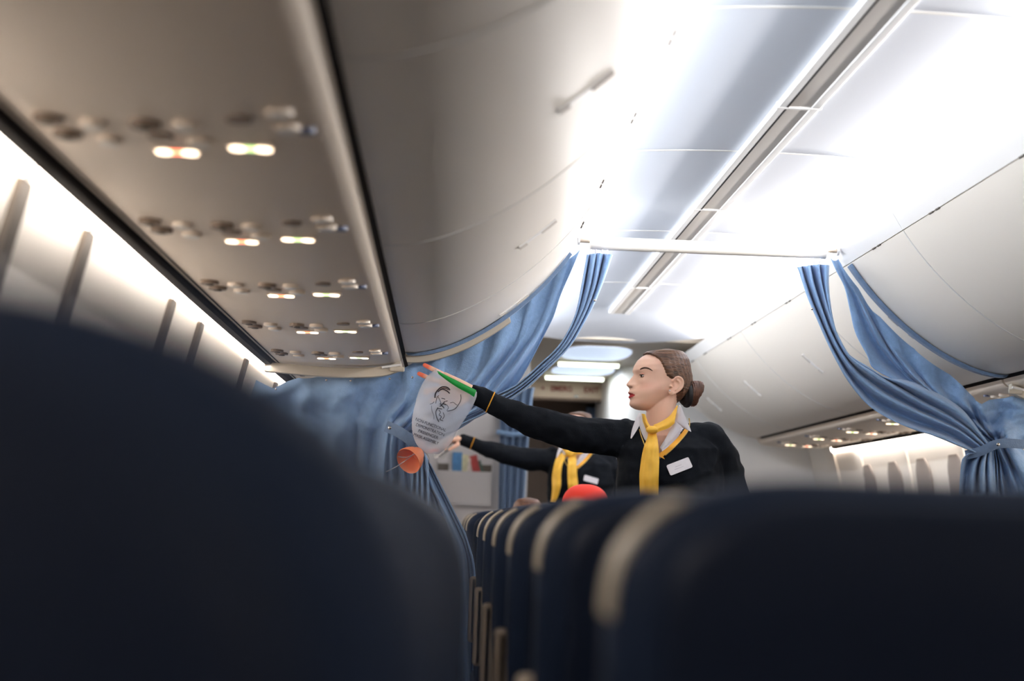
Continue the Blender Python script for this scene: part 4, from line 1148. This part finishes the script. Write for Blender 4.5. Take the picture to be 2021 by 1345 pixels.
# outline of the bag, left and right sides down its length
Lp = [(860, 729), (842, 745), (828, 770), (819, 800), (813, 830), (815, 858), (824, 880), (842, 896)]
Rp = [(864, 731), (905, 756), (940, 772), (934, 800), (921, 822), (903, 850), (888, 878), (866, 897)]
def bag_side(sgn, n=30, k=17):
    L = smooth_poly(Lp, n); R = smooth_poly(Rp, n); P = []
    for i in range(n):
        row = []
        for j in range(k):
            t = j/(k-1); x, y = L[i]*(1-t)+R[i]*t
            b = .022*math.sin(PI*t)**.7*math.sin(PI*min(1, (i+.5)/n))**.5+.004*noise.noise(Vector((x*.05, y*.05, 2)))
            row.append(at(x, y, YB_+(.045 if i < 14 else .03)*(1 if sgn > 0 else 0)*math.sin(PI*t)*(1-i/n)+sgn*b))
        P.append(row)
    return P
fr = bag_side(-1)
MB().sheet(fr, .0008).build('bag', M_BAG, bag)
# green strip along the upper edge
P = []
for i in range(16):
    t = i/15; a = np.array((863, 733))*(1-t)+np.array((940, 771))*t; b = np.array((866, 738))*(1-t)+np.array((936, 784))*t
    b[1] += 5*math.sin(PI*min(1, t*1.2))*.6
    P.append([at(*(a*(1-k)+b*k), YB_-.030-.004*math.sin(PI*k)) for k in (0, .25, .5, .75, 1)])
MB().sheet(P, .003).build('green_strip', M_GREEN, bag)
# printed drawing: curly head, face and mask in loose ink strokes, on the bag front
tb = BVHTree.FromPolygons([p for r in fr for p in r], [(i*17+j, i*17+j+1, (i+1)*17+j+1, (i+1)*17+j) for i in range(29) for j in range(16)])
def onbag(x, y, off=.0022):
    w = at(x, y, YB_); d = (w-Vector(CAM)).normalized(); h = tb.ray_cast(Vector(CAM)+d*3, d)[0]
    return (h if h else w)-d*off
cr = lambda x, y: (835+x*.05205, 750+y*.05205)
ink = MB()
for pts, r in (([(450, 690), (470, 520), (560, 390), (700, 280), (850, 270), (950, 310), (1020, 390)], .0022), ([(560, 460), (660, 380), (760, 360), (900, 420), (1010, 520)], .0018),
               ([(590, 440), (700, 340), (860, 330), (960, 380)], .0014), ([(600, 600), (540, 640), (500, 780), (480, 900)], .0009), ([(570, 640), (640, 790), (680, 900)], .0008),
               ([(700, 700), (800, 720), (830, 750)], .0012), ([(840, 820), (930, 800)], .0012), ([(820, 820), (760, 900), (700, 960), (640, 1010)], .0017), ([(740, 900), (830, 930), (880, 960)], .0015),
               ([(640, 900), (720, 980), (800, 1080)], .0015), ([(1430, 560), (1440, 720), (1400, 850), (1330, 960)], .0010), ([(1030, 880), (1150, 860), (1260, 950), (1300, 960)], .0008),
               ([(1330, 960), (1230, 1090), (1100, 1150), (920, 1190)], .0011), ([(900, 940), (960, 1060), (900, 1170)], .0007), ([(260, 930), (360, 890), (420, 830)], .0009),
               ([(540, 1060), (600, 1090), (720, 1110)], .0012), ([(550, 1080), (490, 1200), (500, 1345), (540, 1480), (600, 1600)], .0013), ([(600, 1150), (660, 1240), (600, 1330), (700, 1400), (640, 1500), (760, 1560)], .0010),
               ([(760, 1240), (800, 1380), (740, 1500)], .0009), ([(320, 980), (330, 1150), (400, 1340), (410, 1500)], .0006)):
    ink.tube([onbag(*cr(x, y)) for x, y in smooth_poly(pts, 14)], r*1.0, 6)
ink.build('printed_drawing', M_BLACKP, bag)
# printed words, sloping down to the right
a0 = onbag(818, 832, .004); a1 = onbag(882, 856, .004); ux = (a1-a0).normalized(); nb_ = Vector((0, -1, 0)); nb_ = (nb_-ux*nb_.dot(ux)).normalized(); uy = nb_.cross(ux)
for (x, y, s_) in ((850, 839, 'NON-FUNCTIONAL'), (849, 849, 'DEMONSTRATION'), (845, 858, 'PASSENGER'), (841, 867, 'MASK ASSEMBLY')):
    c = onbag(x, y, .004)
    mw = Matrix(((ux.x, uy.x, nb_.x, c.x), (ux.y, uy.y, nb_.y, c.y), (ux.z, uy.z, nb_.z, c.z), (0, 0, 0, 1)))
    text_mesh('printed_words', s_, .0150, M_BLACKP, mw, bag, .0004, sx=.84 if len(s_) > 11 else .95)
# orange cup: an open cone facing half away
ax = Vector((-.45, -.62, -.42)).normalized(); c0 = at(822, 898, YB_+.0)
def cupring(d, r):
    p_ = ax.orthogonal().normalized(); q_ = ax.cross(p_); return [c0+ax*d+(p_*math.cos(t)+q_*math.sin(t))*r for t in np.linspace(0, 2*PI, 40, endpoint=False)]
prof = [(-.014, .014), (-.012, .024), (.0, .029), (.012, .037), (.030, .044), (.048, .048), (.052, .047), (.050, .044), (.030, .040), (.010, .033), (-.006, .022)]
rg = [cupring(d, r) for d, r in prof]; n = 40
vs = [p for r in rg for p in r]; fs = [tuple(range(n)), tuple(range(len(vs)-1, len(vs)-n-1, -1))]
for i in range(len(rg)-1):
    for k in range(n): fs.append((i*n+k, i*n+(k+1) % n, (i+1)*n+(k+1) % n, (i+1)*n+k))
cup = MB().add(vs, fs).build('orange_cup', M_ORANGE, bag)
MB().tube([c0+ax*-.03, c0+ax*-.012], .010, 16).build('valve', M_STRAP, cup)
MB().tube([at(x, y, YB_-.03) for x, y in smooth_poly([(762, 932), (785, 920), (806, 905), (818, 896)], 14)], .0016, 8).build('elastic_strap', M_STRAP, bag)
MB().tube([at(x, y, YB_-.035) for x, y in smooth_poly([(786, 902), (802, 903), (818, 897)], 14)], .0012, 8).build('elastic_strap', M_STRAP, bag)
MB().tube([at(x, y, YB_) for x, y in smooth_poly([(836, 890), (846, 902), (848, 915)], 10)], .002, 8).build('elastic_strap', M_STRAP, bag)
localise(bag)
bag2 = empty('oxygen_mask', at(880, 890, 7.9), 'thin crumpled clear mask with a small red tag hanging from the farther hand', 'oxygen mask')
P = []
for i in range(14):
    t = i/13; P.append([at(884-18*t+(j-4)*(2.4+1.0*math.sin(PI*t)), 872+32*t+1.5*math.sin(j+i), 7.915+.02*math.sin(j*1.3+i*.6)) for j in range(9)])
MB().sheet(P, .002).build('clear_bag', M_STRAP, bag2)
MB().tube([at(846, 893, 7.9), at(856, 889, 7.9), at(866, 891, 7.9)], .006, 8).build('red_tag', M_RED, bag2)
localise(bag2)

# ------------------------------------------------------------------ two seated passengers past the curtain
def passenger(label, c, r, capmat, hairmat, cap=True):
    e = empty('person', (c[0], c[1], .47), label, 'person')
    mb = MB(); vs, fs = head_rings(); M_ = frame(c, (0, 1, 0), (0, 0, 1), r/.1)
    mb.add([M_ @ Vector(v) for v in vs], fs)
    mb.capsule([c+Vector((0, 0, -.05)), c+Vector((0, 0, -.16))], [.05, .055], 16)
    mb.capsule([c+Vector((-.12, 0, -.22)), c+Vector((.12, 0, -.22))], [.06, .06], 16)
    mb.capsule([c+Vector((0, 0, -.22)), Vector((c[0], c[1], .58))], [.11, .12], 18)
    for q in (-1, 1):
        mb.capsule([c+Vector((q*.15, 0, -.22)), Vector((c[0]+q*.18, c[1]+.06, .72)), Vector((c[0]+q*.10, c[1]+.24, .66))], [.05, .04, .03], 14)
        mb.capsule([Vector((c[0]+q*.08, c[1]+.02, .56)), Vector((c[0]+q*.09, c[1]+.38, .56))], [.075, .06], 14)
    me = remesh(mb, .006, 3); paint(me, M_.inverted(), True); make_mesh_obj('body', me, M_SKIN, e)
    mb = MB()
    mb.capsule([c+Vector((-.13, 0, -.22)), c+Vector((.13, 0, -.22))], [.075, .075], 16)
    mb.capsule([c+Vector((0, 0, -.20)), Vector((c[0], c[1], .60))], [.125, .135], 18)
    make_mesh_obj('jacket', remesh(mb, .008, 3), M_NAVY, e)
    vs, fs = hair_rings(); h = raw('hair', vs, fs, hairmat, e); h.data.transform(M_)
    if cap:
        P = []
        for i in range(12):
            t = PI/2*i/11; P.append([M_ @ Vector((-.006+.108*math.cos(t)**.8*math.cos(a)*1.04, .094*math.cos(t)**.8*math.sin(a), .058+.078*math.sin(t))) for a in np.linspace(0, 2*PI, 41)])
        k = MB().sheet(P, .004).build('cap', capmat, e)
    localise(e)
    return e
passenger('seated passenger with a bright red cap over dark hair, just past the curtain', at(1154, 1023, 6.28)+Vector((0, 0, 0)), .107, M_RED, M_DARKH)
passenger('seated passenger past the curtain with only the light brown top of the head showing', at(1040, 1030, 7.0), .094, None, M_BUN, False)

# ------------------------------------------------------------------ light
def area(name, loc, sx, sy, power, color, d):
    L = bpy.data.lights.new(name, 'AREA'); L.shape = 'RECTANGLE'; L.size = sx; L.size_y = sy; L.energy = power; L.color = color
    o = bpy.data.objects.new(name, L); COL.objects.link(o); o.location = loc
    o.rotation_euler = Vector(d).to_track_quat('-Z', 'Y').to_euler()
    return o
COVE = 20.5
for s_ in (-1, 1):
    for (y0, y1, k) in ((-2.4, 1.8, .32), (1.8, 5.3, 1.0), (5.3, 8.6, 1.6)):
        o = area('cove_light', (s_*.625, (y0+y1)/2, 2.137), .03, y1-y0, COVE*(y1-y0)/4*k*(1.25 if s_ > 0 else .62), (1, .965, .94) if s_ > 0 else (.88, .94, 1), (0, 0, 1))
        o.rotation_euler = (0, s_*math.radians(82), 0)
for s_ in (-1, 1):
    o = area('sidewall_light', (s_*1.66, 3.5, 1.54), .02, 11.5, 14, (1, .93, .87), (0, 0, -1))
    o.rotation_euler = (0, s_*math.radians(10), 0)
o = area('entry_light', (.0, 10.6, 2.12), .4, 1.2, 7, (.95, .98, 1), (0, 0, -1)); o.rotation_euler = (0, 0, 0)
wd = bpy.data.worlds.new('world'); SC.world = wd; wd.use_nodes = True
wd.node_tree.nodes['Background'].inputs[0].default_value = (.6, .62, .66, 1); wd.node_tree.nodes['Background'].inputs[1].default_value = .25
SC.cycles.use_denoising = True
SC.cycles.max_bounces = 10; SC.cycles.diffuse_bounces = 6; SC.cycles.transparent_max_bounces = 12
SC.cycles.sample_clamp_indirect = 6
SC.view_settings.exposure = 1.1
